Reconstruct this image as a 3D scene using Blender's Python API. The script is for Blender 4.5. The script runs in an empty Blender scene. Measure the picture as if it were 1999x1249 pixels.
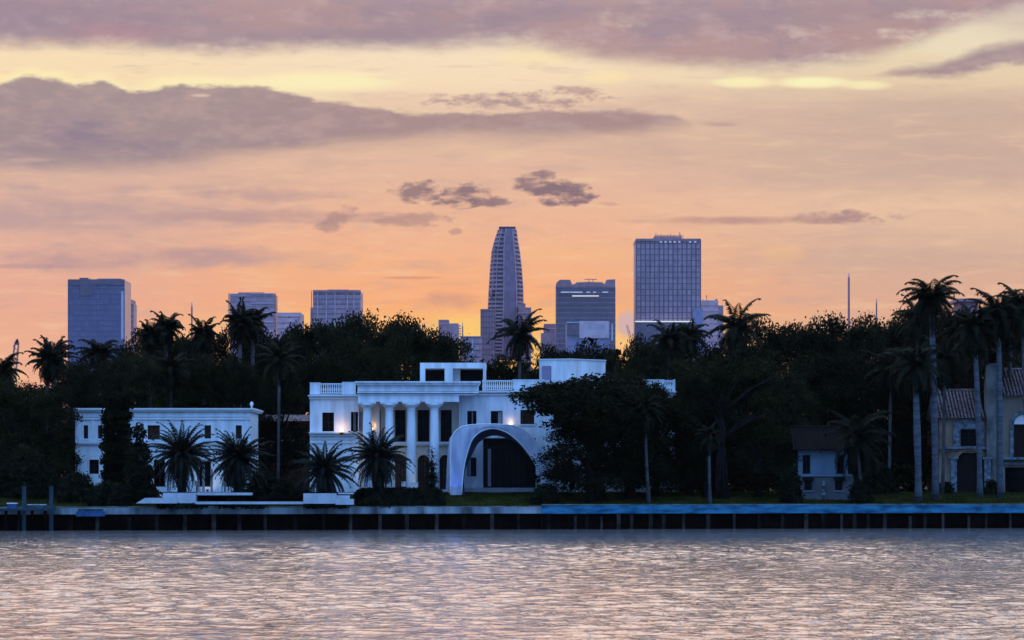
import bpy, math, random
import numpy as np
from mathutils import Vector

SC = bpy.context.scene
COL = SC.collection
F = 5700.0            # focal length in photo pixels
EYE = 4.3
CX, HY = 999.5, 945.0
R = math.radians
def X(px, d): return (px - CX) * d / F
def Z(py, d): return EYE - (py - HY) * d / F
def wall_y(x): return 278 + 0.16 * x

def land_z(x, y):
    t = (y - wall_y(x) - 1.2) / 17.0
    t = max(0.0, min(1.0, t)); t = t * t * (3 - 2 * t) * 0.6 + t * 0.4
    return 2.1 + 1.4 * t

# ------------------------------------------------------------------ mesh builder
class MB:
    def __init__(s): s.v = []; s.f = []
    def quad(s, a, b, c, d):
        n = len(s.v); s.v += [a, b, c, d]; s.f.append((n, n+1, n+2, n+3))
    def box(s, x0, x1, y0, y1, z0, z1):
        if x0 > x1: x0, x1 = x1, x0
        if y0 > y1: y0, y1 = y1, y0
        if z0 > z1: z0, z1 = z1, z0
        n = len(s.v)
        s.v += [(x0,y0,z0),(x1,y0,z0),(x1,y1,z0),(x0,y1,z0),(x0,y0,z1),(x1,y0,z1),(x1,y1,z1),(x0,y1,z1)]
        s.f += [(n,n+3,n+2,n+1),(n+4,n+5,n+6,n+7),(n,n+1,n+5,n+4),(n+1,n+2,n+6,n+5),(n+2,n+3,n+7,n+6),(n+3,n,n+4,n+7)]
        return s
    def pbox(s, px0, px1, py0, py1, d, depth):
        return s.box(X(px0,d), X(px1,d), d, d+depth, Z(py1,d), Z(py0,d))
    def prism(s, pts, z0, z1):          # footprint polygon (ccw), extruded in z
        n = len(s.v); k = len(pts)
        s.v += [(p[0],p[1],z0) for p in pts] + [(p[0],p[1],z1) for p in pts]
        s.f.append(tuple(range(n+k-1, n-1, -1))); s.f.append(tuple(range(n+k, n+2*k)))
        for i in range(k):
            j = (i+1) % k; s.f.append((n+i, n+j, n+k+j, n+k+i))
        return s
    def prism_y(s, pts, y0, y1):        # polygon in x,z extruded in y
        n = len(s.v); k = len(pts)
        s.v += [(p[0],y0,p[1]) for p in pts] + [(p[0],y1,p[1]) for p in pts]
        s.f.append(tuple(range(n, n+k))); s.f.append(tuple(range(n+2*k-1, n+k-1, -1)))
        for i in range(k):
            j = (i+1) % k; s.f.append((n+j, n+i, n+k+i, n+k+j))
        return s
    def lathe(s, x, y, prof, seg=16):   # prof: list of (r,z)
        n = len(s.v); k = len(prof)
        for r, z in prof:
            for i in range(seg):
                a = 2*math.pi*i/seg; s.v.append((x+r*math.cos(a), y+r*math.sin(a), z))
        for j in range(k-1):
            for i in range(seg):
                i2 = (i+1) % seg
                s.f.append((n+j*seg+i, n+j*seg+i2, n+(j+1)*seg+i2, n+(j+1)*seg+i))
        s.f.append(tuple(n+i for i in range(seg-1,-1,-1)))
        s.f.append(tuple(n+(k-1)*seg+i for i in range(seg)))
        return s
    def tube(s, pts, rad, seg=8):
        n0 = len(s.v); k = len(pts)
        for j, p in enumerate(pts):
            p = Vector(p)
            a = Vector(pts[max(0,j-1)]); b = Vector(pts[min(k-1,j+1)])
            t = (b-a); t = t.normalized() if t.length > 1e-6 else Vector((0,0,1))
            up = Vector((0,1,0)) if abs(t.y) < .9 else Vector((1,0,0))
            u = t.cross(up).normalized(); w = t.cross(u).normalized()
            r = rad[j] if hasattr(rad, '__len__') else rad
            for i in range(seg):
                an = 2*math.pi*i/seg
                q = p + u*(r*math.cos(an)) + w*(r*math.sin(an)); s.v.append(tuple(q))
        for j in range(k-1):
            for i in range(seg):
                i2 = (i+1) % seg
                s.f.append((n0+j*seg+i, n0+(j+1)*seg+i, n0+(j+1)*seg+i2, n0+j*seg+i2))
        s.f.append(tuple(n0+i for i in range(seg)))
        s.f.append(tuple(n0+(k-1)*seg+i for i in range(seg-1,-1,-1)))
        return s
    def build(s, name, m, parent=None, smooth=False, org=None):
        o = mesh_obj(name, np.array(s.v, dtype=np.float64), s.f, m, parent, smooth, org)
        return o

def root_org(p):
    while p.parent: p = p.parent
    return np.array(p['_o'])

def mesh_obj(name, v, f, m, parent=None, smooth=False, org=None):
    if org is None:
        if parent: org = root_org(parent)
        else:
            org = np.array([(v[:,0].min()+v[:,0].max())/2, (v[:,1].min()+v[:,1].max())/2, v[:,2].min()])
    org = np.array(org, dtype=float)
    me = bpy.data.meshes.new(name)
    me.from_pydata((v-org).tolist(), [], f)
    me.materials.append(m)
    if smooth: me.polygons.foreach_set('use_smooth', [True]*len(me.polygons))
    me.update()
    o = bpy.data.objects.new(name, me); COL.objects.link(o)
    if parent: o.parent = parent
    else: o.location = org; o['_o'] = [float(q) for q in org]
    return o

def tag(o, label, cat, group=None, kind=None):
    if label: o['label'] = label
    if cat: o['category'] = cat
    if group: o['group'] = group
    if kind: o['kind'] = kind
    return o
def thing(name, loc, label, cat, group=None):
    o = bpy.data.objects.new(name, None); COL.objects.link(o)
    o.location = loc; o['_o'] = [float(q) for q in loc]; o.empty_display_size = .5
    return tag(o, label, cat, group)
def copy_thing(src, label, group=None, loc=None, rz=None, scale=None):
    c = src.copy(); COL.objects.link(c)
    c['label'] = label
    if group: c['group'] = group
    if loc is not None: c.location = loc
    if rz is not None: c.rotation_euler = (0,0,rz)
    if scale is not None: c.scale = scale
    for ch in src.children:
        k = ch.copy(); COL.objects.link(k); k.parent = c
        for g in ch.children:
            q = g.copy(); COL.objects.link(q); q.parent = k
    return c

# ------------------------------------------------------------------ materials
def lin(c):
    return tuple(((x/255)/12.92 if x/255 <= .04045 else ((x/255+.055)/1.055)**2.4) for x in c)
def mat(name, col, rough=.7, var=.15, scale=2.0, stretch=(1,1,1), bump=0.0, bscale=8.0, spec=.12, emit=None, metal=0, translucent=0.0, col2=None, obj_rand=0.0):
    m = bpy.data.materials.new(name); m.use_nodes = True
    t = m.node_tree; nt = t.nodes; b = nt['Principled BSDF']; L = t.links.new
    b.inputs['Roughness'].default_value = rough
    b.inputs['Specular IOR Level'].default_value = spec
    b.inputs['Metallic'].default_value = metal
    tc = nt.new('ShaderNodeTexCoord'); mp = nt.new('ShaderNodeMapping'); mp.inputs['Scale'].default_value = stretch
    L(tc.outputs['Object'], mp.inputs['Vector'])
    ns = nt.new('ShaderNodeTexNoise'); ns.inputs['Scale'].default_value = scale; ns.inputs['Detail'].default_value = 5
    L(mp.outputs[0], ns.inputs['Vector'])
    rp = nt.new('ShaderNodeValToRGB')
    c1 = tuple(max(0, x*(1-var)) for x in col); c2 = tuple(min(1, x*(1+var)) for x in (col2 or col))
    rp.color_ramp.elements[0].position = .35; rp.color_ramp.elements[1].position = .65
    rp.color_ramp.elements[0].color = (*c1, 1); rp.color_ramp.elements[1].color = (*c2, 1)
    L(ns.outputs['Fac'], rp.inputs['Fac'])
    out = rp.outputs['Color']
    if obj_rand:
        oi = nt.new('ShaderNodeObjectInfo'); mr = nt.new('ShaderNodeMapRange')
        mr.inputs['To Min'].default_value = 1-obj_rand; mr.inputs['To Max'].default_value = 1+obj_rand
        L(oi.outputs['Random'], mr.inputs['Value'])
        vm = nt.new('ShaderNodeVectorMath'); vm.operation = 'SCALE'
        L(out, vm.inputs[0]); L(mr.outputs[0], vm.inputs['Scale']); out = vm.outputs[0]
    L(out, b.inputs['Base Color'])
    if bump:
        n2 = nt.new('ShaderNodeTexNoise'); n2.inputs['Scale'].default_value = bscale; n2.inputs['Detail'].default_value = 6
        L(mp.outputs[0], n2.inputs['Vector'])
        bp = nt.new('ShaderNodeBump'); bp.inputs['Strength'].default_value = bump; bp.inputs['Distance'].default_value = .1
        L(n2.outputs['Fac'], bp.inputs['Height']); L(bp.outputs[0], b.inputs['Normal'])
    if emit:
        b.inputs['Emission Color'].default_value = (*emit[0], 1); b.inputs['Emission Strength'].default_value = emit[1]
    if translucent:
        tr = nt.new('ShaderNodeBsdfTranslucent'); L(out, tr.inputs['Color'])
        mx = nt.new('ShaderNodeMixShader'); mx.inputs[0].default_value = translucent
        L(b.outputs[0], mx.inputs[1]); L(tr.outputs[0], mx.inputs[2]); L(mx.outputs[0], nt['Material Output'].inputs['Surface'])
    return m

M = {}
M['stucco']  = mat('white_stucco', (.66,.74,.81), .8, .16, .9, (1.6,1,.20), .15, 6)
M['trim']    = mat('white_trim', (.66,.73,.79), .75, .05, 1.5, bump=.1)
M['stone']   = mat('column_stone', (.60,.68,.74), .7, .09, 1.4, (1,1,.3), .15, 5)
M['shaded']   = mat('shaded_stucco', (.50,.47,.42), .85, .08, .8, bump=.1)  # darker copy of the stucco, portico shade put into its colour
M['frame']   = mat('dark_window_frame', (.018,.012,.012), .6, .2, 4, spec=.1)
M['glass']   = mat('dark_glass', (.003,.002,.003), .2, .4, .8, spec=.06)
M['brownglass'] = mat('brown_shutter', (.05,.02,.012), .5, .4, 3)
M['curtain'] = mat('pale_curtain', (.30,.33,.38), .9, .2, 3, (4,1,.3))
M['door']    = mat('wood_door', (.045,.028,.018), .6, .4, 2, (4,1,.5))
M['roofdark']= mat('roof_felt', (.10,.10,.11), .9, .2, 1)
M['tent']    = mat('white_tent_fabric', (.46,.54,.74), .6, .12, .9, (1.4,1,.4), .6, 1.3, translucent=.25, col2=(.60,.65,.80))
M['capblue'] = mat('blue_grey_painted_concrete', (.008,.09,.20), .8, .25, 1.1, (.5,1,2.0), .5, 5, col2=(.035,.18,.30))
M['capgrey'] = mat('weathered_concrete_cap', (.10,.14,.17), .85, .5, .55, (1.2,1,.3), .4, 5, col2=(.20,.26,.30))
M['edge']    = mat('cap_edge_highlight', (.22,.22,.19), .85, .6, .8, (1,1,1), .2, 6, spec=.05)  # pale beige of the highlight painted along the seawall cap
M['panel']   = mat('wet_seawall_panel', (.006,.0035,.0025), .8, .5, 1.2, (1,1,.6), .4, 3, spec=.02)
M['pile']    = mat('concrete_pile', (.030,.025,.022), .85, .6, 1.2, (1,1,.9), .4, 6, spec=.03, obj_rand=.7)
M['post']    = mat('blue_grey_timber', (.03,.06,.08), .8, .35, 1.5, (2,2,.4), .4, 6)
M['boxblue'] = mat('blue_paint', (.03,.08,.19), .6, .3, 2)
M['white']   = mat('white_paint', (.75,.77,.8), .6, .05, 1)
M['whitestone'] = mat('white_masonry', (.42,.48,.55), .75, .1, 1.2, bump=.15)
M['lawn']    = mat('lawn_grass', (.030,.034,.006), .95, .45, .35, (1,.6,1), .5, 12, spec=.1)
M['soil']    = mat('dark_soil', (.02,.018,.013), .95, .3, .5)
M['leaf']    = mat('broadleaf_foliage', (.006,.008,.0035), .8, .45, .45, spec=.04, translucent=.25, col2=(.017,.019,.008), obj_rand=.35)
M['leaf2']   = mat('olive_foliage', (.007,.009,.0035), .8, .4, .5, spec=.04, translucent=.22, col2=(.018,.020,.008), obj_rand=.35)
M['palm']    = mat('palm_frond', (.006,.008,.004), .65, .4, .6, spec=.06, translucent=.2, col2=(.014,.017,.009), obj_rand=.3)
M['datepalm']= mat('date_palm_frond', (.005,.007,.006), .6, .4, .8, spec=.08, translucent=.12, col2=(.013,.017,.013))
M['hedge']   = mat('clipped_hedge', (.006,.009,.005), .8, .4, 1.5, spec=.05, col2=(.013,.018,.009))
M['bark']    = mat('grey_bark', (.012,.011,.011), .9, .4, 2, (1,1,.4), .5, 8)
M['royal']   = mat('royal_palm_trunk', (.072,.088,.112), .8, .40, 1.2, (.5,.5,2.6), .5, 5)
M['palmtrunk'] = mat('palm_trunk', (.022,.02,.018), .9, .3, 3, (1,1,3), .5, 8)
M['paletrunk'] = mat('pale_slender_trunk', (.07,.072,.08), .85, .35, 2, (1,1,.4), .4, 6)
M['villa']   = mat('aged_tan_stucco', (.22,.14,.10), .9, .35, .5, (1,1,.7), .3, 4, col2=(.28,.20,.15))
M['villa2']  = mat('grey_green_stucco', (.22,.185,.15), .9, .2, .6, (1,1,.6), .3, 4)
M['chim']    = mat('stained_chimney', (.13,.13,.12), .9, .45, .8, (1,1,.5), .4, 4, col2=(.18,.19,.19))
M['coral']   = mat('coral_stone_surround', (.11,.14,.17), .85, .35, 2.5, bump=.6, bscale=5, col2=(.17,.21,.26))
M['tile']    = mat('barrel_roof_tile', (.11,.075,.07), .85, .35, 1.4, (1,3,3), .4, 6, col2=(.20,.16,.17))
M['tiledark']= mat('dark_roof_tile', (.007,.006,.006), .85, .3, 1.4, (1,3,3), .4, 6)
M['smallhouse'] = mat('blue_grey_stucco', (.105,.12,.135), .9, .15, .7, bump=.2)
M['smallhouse2'] = mat('pale_blue_stucco', (.14,.21,.29), .9, .15, .7, bump=.2)
M['lamplit'] = mat('lit_lamp_glass', (.9,.6,.3), .4, 0, 1, emit=((1,.50,.16), 6.0))
M['lamp2']   = mat('lit_lamp_glass_soft', (.9,.7,.5), .4, 0, 1, emit=((1,.68,.38), 2.2))
M['metal']   = mat('dark_metal', (.04,.035,.035), .5, .2, 4, metal=.6)
M['terracotta'] = mat('terracotta_wall', (.13,.055,.035), .9, .3, 1)
# towers
def tmat(n, c, r=.35, s=.4, var=.10):
    m = mat(n, c, r, var, .03, (1,1,.6), spec=s); t = m.node_tree; nt = t.nodes; L = t.links.new
    b = nt['Principled BSDF']; src = b.inputs['Base Color'].links[0].from_socket
    tc = nt.new('ShaderNodeTexCoord'); sn = nt.new('ShaderNodeVectorMath'); sn.operation = 'SNAP'; sn.inputs[1].default_value = (3.1,400,4.2)
    wn = nt.new('ShaderNodeTexWhiteNoise'); L(tc.outputs['Object'], sn.inputs[0]); L(sn.outputs[0], wn.inputs['Vector'])
    mr = nt.new('ShaderNodeMapRange'); mr.inputs['To Min'].default_value = .86; mr.inputs['To Max'].default_value = 1.14; L(wn.outputs['Value'], mr.inputs['Value'])
    vm = nt.new('ShaderNodeVectorMath'); vm.operation = 'SCALE'; L(src, vm.inputs[0]); L(mr.outputs[0], vm.inputs['Scale']); L(vm.outputs[0], b.inputs['Base Color'])
    return m
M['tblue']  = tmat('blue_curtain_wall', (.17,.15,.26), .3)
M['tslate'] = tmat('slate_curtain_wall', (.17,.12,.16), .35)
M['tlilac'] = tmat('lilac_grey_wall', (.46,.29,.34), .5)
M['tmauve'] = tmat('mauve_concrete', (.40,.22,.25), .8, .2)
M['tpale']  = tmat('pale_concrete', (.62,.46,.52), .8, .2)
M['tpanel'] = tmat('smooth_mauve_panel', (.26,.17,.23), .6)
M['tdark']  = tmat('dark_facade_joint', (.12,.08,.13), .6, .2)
M['twhite'] = mat('pale_facade_panel', (.55,.56,.66), .7, .1, .05)
M['tlit']   = mat('lit_floor_strip', (.8,.8,.7), .5, .1, .05, emit=((1,.92,.72), .55))
M['tlitdim']= mat('dim_lit_floor_strip', (.6,.6,.7), .5, .1, .05, emit=((.75,.72,.8), .18))
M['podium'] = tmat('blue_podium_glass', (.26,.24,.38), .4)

# ------------------------------------------------------------------ camera, world
cam = bpy.data.cameras.new('camera'); co = bpy.data.objects.new('camera', cam); COL.objects.link(co)
co.location = (0,0,EYE); co.rotation_euler = (R(90),0,0)
cam.sensor_width = 36; cam.lens = 36*F/1999; cam.shift_y = (HY-624.5)/1999
cam.clip_start = .5; cam.clip_end = 20000
SC.camera = co
SC.view_settings.view_transform = 'Standard'; SC.view_settings.look = 'None'
SC.view_settings.gamma = 1; SC.view_settings.exposure = 0

W = bpy.data.worlds.new('World'); SC.world = W; W.use_nodes = True
def build_sky():
    t = W.node_tree; nt = t.nodes; L = t.links.new
    bg = nt['Background']
    def sock(i, v):
        if isinstance(v, (int, float)): i.default_value = v
        else: L(v, i)
    def m(op, a, b=None, c=None, clamp=False):
        n = nt.new('ShaderNodeMath'); n.operation = op; n.use_clamp = clamp
        sock(n.inputs[0], a)
        if b is not None: sock(n.inputs[1], b)
        if c is not None: sock(n.inputs[2], c)
        return n.outputs[0]
    def sm(v, a, b, lo=0.0, hi=1.0):      # smoothstep
        n = nt.new('ShaderNodeMapRange'); n.interpolation_type = 'SMOOTHSTEP'
        sock(n.inputs['Value'], v)
        n.inputs['From Min'].default_value = a; n.inputs['From Max'].default_value = b
        n.inputs['To Min'].default_value = lo; n.inputs['To Max'].default_value = hi
        return n.outputs[0]
    def mix(f, a, b):
        n = nt.new('ShaderNodeMix'); n.data_type = 'RGBA'
        sock(n.inputs['Factor'], f)
        for nm, v in (('A', a), ('B', b)):
            i = [q for q in n.inputs if q.name == nm and q.type == 'RGBA'][0]
            if isinstance(v, tuple): i.default_value = (*v, 1)
            else: L(v, i)
        return [q for q in n.outputs if q.type == 'RGBA'][0]
    def curve(v, pts):
        n = nt.new('ShaderNodeFloatCurve'); c = n.mapping.curves[0]; n.mapping.extend = 'HORIZONTAL'
        c.points[0].location = (pts[0][0]/2000, pts[0][1]/1000); c.points[1].location = (pts[-1][0]/2000, pts[-1][1]/1000)
        for p in pts[1:-1]: c.points.new(p[0]/2000, p[1]/1000)
        
        for p in c.points: p.handle_type = 'VECTOR'
        n.mapping.update(); sock(n.inputs['Value'], v); return n.outputs[0]
    def comb(a, b, c):
        n = nt.new('ShaderNodeCombineXYZ'); sock(n.inputs[0], a); sock(n.inputs[1], b); sock(n.inputs[2], c); return n.outputs[0]
    def noise(vec, scale, detail=5, rough=.55, dist=0):
        n = nt.new('ShaderNodeTexNoise'); L(vec, n.inputs['Vector']); n.inputs['Scale'].default_value = scale
        n.inputs['Detail'].default_value = detail; n.inputs['Roughness'].default_value = rough; n.inputs['Distortion'].default_value = dist
        return n.outputs['Fac']
    def ramp(v, stops):
        n = nt.new('ShaderNodeValToRGB'); e = n.color_ramp.elements
        e[0].position = stops[0][0]; e[0].color = (*lin(stops[0][1]), 1)
        e[1].position = stops[-1][0]; e[1].color = (*lin(stops[-1][1]), 1)
        for p, c in stops[1:-1]:
            q = e.new(p); q.color = (*lin(c), 1)
        sock(n.inputs['Fac'], v); return n.outputs['Color']
    tc = nt.new('ShaderNodeTexCoord'); sp = nt.new('ShaderNodeSeparateXYZ'); L(tc.outputs['Generated'], sp.inputs[0])
    dx, dy, dz = sp.outputs
    yy = m('MAXIMUM', dy, .08)
    U = m('MULTIPLY_ADD', m('DIVIDE', dx, yy), 5.7, .9995)
    V = m('MULTIPLY_ADD', m('DIVIDE', dz, yy), -5.7, .945)
    P = comb(U, m('MULTIPLY', V, 2.4), 0)
    P2 = comb(m('MULTIPLY', U, .55), m('MULTIPLY', V, 3.2), 4.0)
    nA = m('SUBTRACT', noise(P, 9, 7, .62), .5)            # lumpy edges
    nB = m('SUBTRACT', noise(P2, 5, 5, .55, .4), .5)       # long streaks
    nC = m('SUBTRACT', noise(P, 3, 3, .5), .5)
    nD = m('SUBTRACT', noise(P2, 16, 6, .6, .5), .5)         # fine streaks
    nE = m('SUBTRACT', noise(P, 30, 5, .6), .5)
    nP = m('ADD', m('MULTIPLY', noise(P, 16, 6, .6), 1.0), -.52)
    Vw = m('ADD', V, m('ADD', m('MULTIPLY', nA, .034), m('MULTIPLY', nP, .016)))
    nW = m('ADD', nB, m('MULTIPLY', nA, .8))
    nQ = m('ADD', m('MULTIPLY', nP, .9), m('MULTIPLY', nE, .9))
    Uw = m('ADD', U, m('MULTIPLY', nC, .10))
    U2 = m('MULTIPLY', U, .5)
    # base gradient top to bottom
    base = ramp(m('ADD', m('MULTIPLY', m('ADD', V, m('MULTIPLY', nB, .05)), 1.0), 0), [
        (0.0,(222,200,184)), (.10,(248,225,192)), (.16,(247,221,186)), (.21,(230,195,170)), (.28,(226,186,160)),
        (.36,(231,184,156)), (.45,(241,182,146)), (.52,(247,180,133)), (.58,(250,174,121)), (.63,(252,184,112)), (.68,(253,196,108)), (.94,(235,160,110))])
    rightc = ramp(V, [(0.0,(205,190,180)), (.10,(232,214,180)), (.16,(228,202,168)), (.20,(206,176,158)), (.34,(205,174,157)), (.40,(234,194,162)), (.5,(210,174,153)), (.6,(224,172,146)), (.68,(232,176,140))])
    leftc = ramp(V, [(0.0,(200,180,170)), (.10,(250,224,184)), (.15,(250,222,178)), (.3,(214,176,160)), (.45,(224,176,156)), (.55,(231,172,150)), (.7,(238,172,146))])
    c = mix(m('MULTIPLY', sm(m('ADD', U, m('MULTIPLY', nB, .5)), 1.05, 1.75), .88), base, rightc)
    c = mix(m('MULTIPLY', sm(m('ADD', U, m('MULTIPLY', nB, .3)), .75, .1), .85), c, leftc)
    # fine streaky light/dark
    c = mix(m('MULTIPLY', sm(nD, .0, .22), .28), c, lin((250,214,168)))
    c = mix(m('MULTIPLY', sm(nD, -.02, -.22), .30), c, lin((196,160,152)))
    c = mix(m('MULTIPLY', m('MULTIPLY', sm(nW, .02, .26), sm(V, .17, .24)), .30), c, lin((196,164,152)))
    def ell(cx, cy, rx, ry, amp, soft, a, u=None, v=None, n=None):
        ex = m('DIVIDE', m('SUBTRACT', u or U, cx/1000), rx/1000); ey = m('DIVIDE', m('SUBTRACT', v or V, cy/1000), ry/1000)
        r2 = m('ADD', m('MULTIPLY', ex, ex), m('MULTIPLY', ey, ey))
        q = m('ADD', m('SUBTRACT', 1.0, r2), m('MULTIPLY', n or nA, amp))
        return m('MULTIPLY', sm(q, 0, soft), a)
    # glows in the clear band
    for cx, cy, rx, ry, a, col in ((640,160,190,26,.85,(255,242,188)), (380,163,140,18,.6,(255,240,184)), (60,150,120,16,.6,(255,230,170)),
                                   (1450,160,75,14,.75,(255,246,188)), (1590,160,90,15,.85,(255,248,192)), (1690,166,60,12,.7,(255,242,188)), (1180,150,60,16,.45,(255,232,170)),
                                   (1040,110,110,24,.5,(252,228,170)), (1880,75,150,42,.6,(240,226,194)), (1530,495,60,24,.32,(252,196,130)),
                                   (1130,495,180,22,.25,(250,196,130)), (640,620,70,34,.35,(255,206,96)), (905,640,80,34,.5,(255,214,110)), (1225,662,60,22,.5,(255,200,130)), (0,735,60,30,.7,(255,215,150))):
        c = mix(ell(cx, cy, rx, ry, .9, 1.0, a, n=nB), c, lin(col))
    # second band, left
    top = curve(U2, [(0,160),(60,142),(110,150),(150,166),(200,153),(250,172),(300,168),(345,160),(400,165),(500,163),(560,175),(620,192),(700,204),(800,216),(950,216),(1100,212),(1220,212),(1320,224),(1372,240),(1440,262),(2000,262)])
    bot = curve(U2, [(0,335),(300,335),(480,312),(700,290),(900,276),(1100,281),(1250,270),(1345,250),(1372,238),(1440,230),(2000,230)])
    mt = sm(m('SUBTRACT', m('ADD', Vw, m('MULTIPLY', nE, .014)), top), -.002, .010)
    mb_ = sm(m('SUBTRACT', bot, m('ADD', V, m('MULTIPLY', nB, .05))), -.012, .034)
    band = m('MULTIPLY', mt, mb_)
    bcol = mix(sm(U, 0, 1.2), lin((158,138,143)), lin((168,138,136)))
    bcol = mix(m('MULTIPLY', sm(m('ADD', nA, m('MULTIPLY', nE, .5)), -.10, .22), .8), bcol, lin((184,156,152)))
    rim = m('MULTIPLY', m('MULTIPLY', sm(m('SUBTRACT', Vw, top), -.022, -.002), sm(m('SUBTRACT', Vw, top), .018, .002)), sm(U, 1.1, .2))
    c = mix(m('MULTIPLY', rim, .55), c, lin((255,240,186)))
    c = mix(m('MULTIPLY', band, .94), c, bcol)
    # darker curl inside it
    c = mix(ell(150,262,112,38,2.6,1.2,.75,n=nP), c, lin((140,124,142)))
    c = mix(ell(290,290,85,24,3.0,1.2,.7,n=nP), c, lin((144,126,142)))
    c = mix(ell(50,292,70,9,1.6,1.2,.5), c, lin((152,132,146)))
    c = mix(ell(60,312,60,7,1.2,1.2,.5,n=nB), c, lin((214,180,172)))
    c = mix(ell(392,186,22,4,1.5,1.0,.7), c, lin((225,196,172)))
    # upper thin band
    c = mix(ell(1010,195,190,22,3.6,1.3,.85,n=nQ), c, lin((176,146,144)))
    c = mix(ell(1130,181,62,18,3.6,1.2,.75,n=nQ), c, lin((184,150,146)))
    # left layered banks
    c = mix(ell(130,420,520,66,2.6,1.3,.85,n=nW), c, lin((190,157,155)))
    c = mix(ell(490,383,170,17,2.6,1.3,.8,n=nW), c, lin((192,156,150)))
    c = mix(ell(540,422,350,15,2.8,1.3,.7,n=nW), c, lin((194,154,146)))
    c = mix(ell(230,497,310,40,2.4,1.3,.88,n=nW), c, lin((187,151,150)))
    c = mix(ell(40,520,120,6,1.5,1.0,.5,n=nB), c, lin((182,144,148)))
    # dark puffs
    for cx, cy, rx, ry, a in ((815,374,64,27,.75),(838,362,26,18,.7),(905,382,72,25,.85),(955,392,52,13,.75),(1045,362,52,28,.8),(1095,375,72,30,.9),(1062,345,26,18,.7),(1122,380,42,24,.75),
                              (665,425,42,14,.6),(640,444,30,13,.6),(680,408,20,12,.5),(800,428,90,20,.55),(890,452,16,8,.5),(1190,398,30,6,.4)):
        c = mix(ell(cx, cy, rx, ry, 2.9, 1.0, min(1,a*1.12), n=nQ), c, lin((140,114,120)) if a > .62 else lin((172,134,130)))
    # streak on the right
    c = mix(ell(1430,430,320,11,2.2,1.2,.8,n=nW), c, lin((182,140,134)))
    c = mix(ell(1640,425,130,18,3.4,1.3,.85,n=nQ), c, lin((172,134,134)))
    c = mix(ell(1410,243,45,6,1.6,1.0,.45), c, lin((178,145,145)))
    c = mix(ell(800,542,70,4,1.5,1.0,.55,n=nB), c, lin((204,140,118)))
    c = mix(ell(880,588,70,24,4.0,1.6,.5), c, lin((196,146,132)))
    c = mix(ell(1224,632,26,32,1.6,.8,.85), c, lin((206,176,178)))
    c = mix(ell(1700,500,260,28,2.0,1.4,.35,n=nB), c, lin((196,164,152)))
    # top band
    lo = curve(U2, [(0,96),(200,99),(400,110),(520,107),(620,104),(860,101),(980,94),(1040,95),(1095,110),(1180,124),(1300,132),(1450,142),(1600,138),(1700,118),(1800,88),(1880,52),(2000,18)])
    tb = sm(m('SUBTRACT', lo, m('ADD', Vw, m('MULTIPLY', nE, .008))), -.012, .036)
    tcol = mix(sm(m('ADD', nC, m('MULTIPLY', nB, .6)), -.16, .16), lin((162,139,150)), lin((180,146,146)))
    tcol = mix(m('MULTIPLY', sm(U, .75, 0), .35), tcol, lin((152,137,158)))
    tcol = mix(m('MULTIPLY', sm(m('ADD', nA, m('MULTIPLY', nE, .4)), -.02, .22), .5), tcol, lin((196,170,172)))
    tcol = mix(m('MULTIPLY', sm(m('ADD', nP, nC), .0, -.22), .4), tcol, lin((146,128,144)))
    tcol = mix(ell(230,62,150,28,1.2,1.4,.5), tcol, lin((184,134,146)))
    c = mix(m('MULTIPLY', tb, .95), c, tcol)
    for cx, cy, rx, ry, a in ((1655,112,60,13,.45),(1560,62,60,16,.30),(1745,66,90,15,.55),(1840,28,120,14,.5),(430,92,70,12,.30),(1210,36,90,22,.22)):
        c = mix(ell(cx, cy, rx, ry, 3.4, 1.6, a, n=nQ), c, lin((232,212,192)))
    # dark patch on the right edge
    rb = curve(U2, [(0,200),(1600,200),(1690,152),(1740,128),(1830,118),(1880,100),(1920,84),(2000,72)])
    rl = curve(U2, [(0,100),(1600,120),(1690,150),(1760,154),(1860,152),(1940,138),(2000,128)])
    rm = m('MULTIPLY', sm(m('SUBTRACT', Vw, rb), -.004, .022), sm(m('SUBTRACT', rl, Vw), -.004, .016))
    c = mix(m('MULTIPLY', rm, .92), c, mix(sm(nA,-.1,.2), lin((160,134,142)), lin((180,154,156))))
    # above the frame: mauve cloud deck turning to dusk blue towards the zenith
    hi = mix(sm(dz, .20, .52), (1.44,1.27,1.14), (.80,.90,1.10))
    hi = mix(m('MULTIPLY', sm(nB, -.1, .2), .4), hi, (.92,.82,.78))
    c = mix(sm(dz, .158, .21), c, hi)
    # behind the viewer: clear blue dusk
    back = mix(sm(dz, .0, .8), (.26,.52,1.08), (.50,.98,2.0))
    c = mix(sm(dy, .45, -.1), c, back)
    L(c, bg.inputs['Color']); bg.inputs['Strength'].default_value = 1.0
    W.cycles.sampling_method = 'MANUAL'; W.cycles.sample_map_resolution = 512
build_sky()

sun = bpy.data.lights.new('sun', 'SUN'); so = bpy.data.objects.new('sun', sun); COL.objects.link(so)
sun.energy = .10; sun.angle = R(25); sun.color = (1,.55,.30)
so.rotation_euler = (R(-84), 0, R(0))       # light comes from behind the skyline, very low

# ------------------------------------------------------------------ water, land
def grid(name, xs, ys, zf, m, kind='structure'):
    v = np.array([(x, y, zf(x, y)) for y in ys for x in xs], dtype=float); nx = len(xs)
    f = [(j*nx+i, j*nx+i+1, (j+1)*nx+i+1, (j+1)*nx+i) for j in range(len(ys)-1) for i in range(nx-1)]
    o = mesh_obj(name, v, f, m, org=(0,0,0)); o['kind'] = kind
    return o

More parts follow.
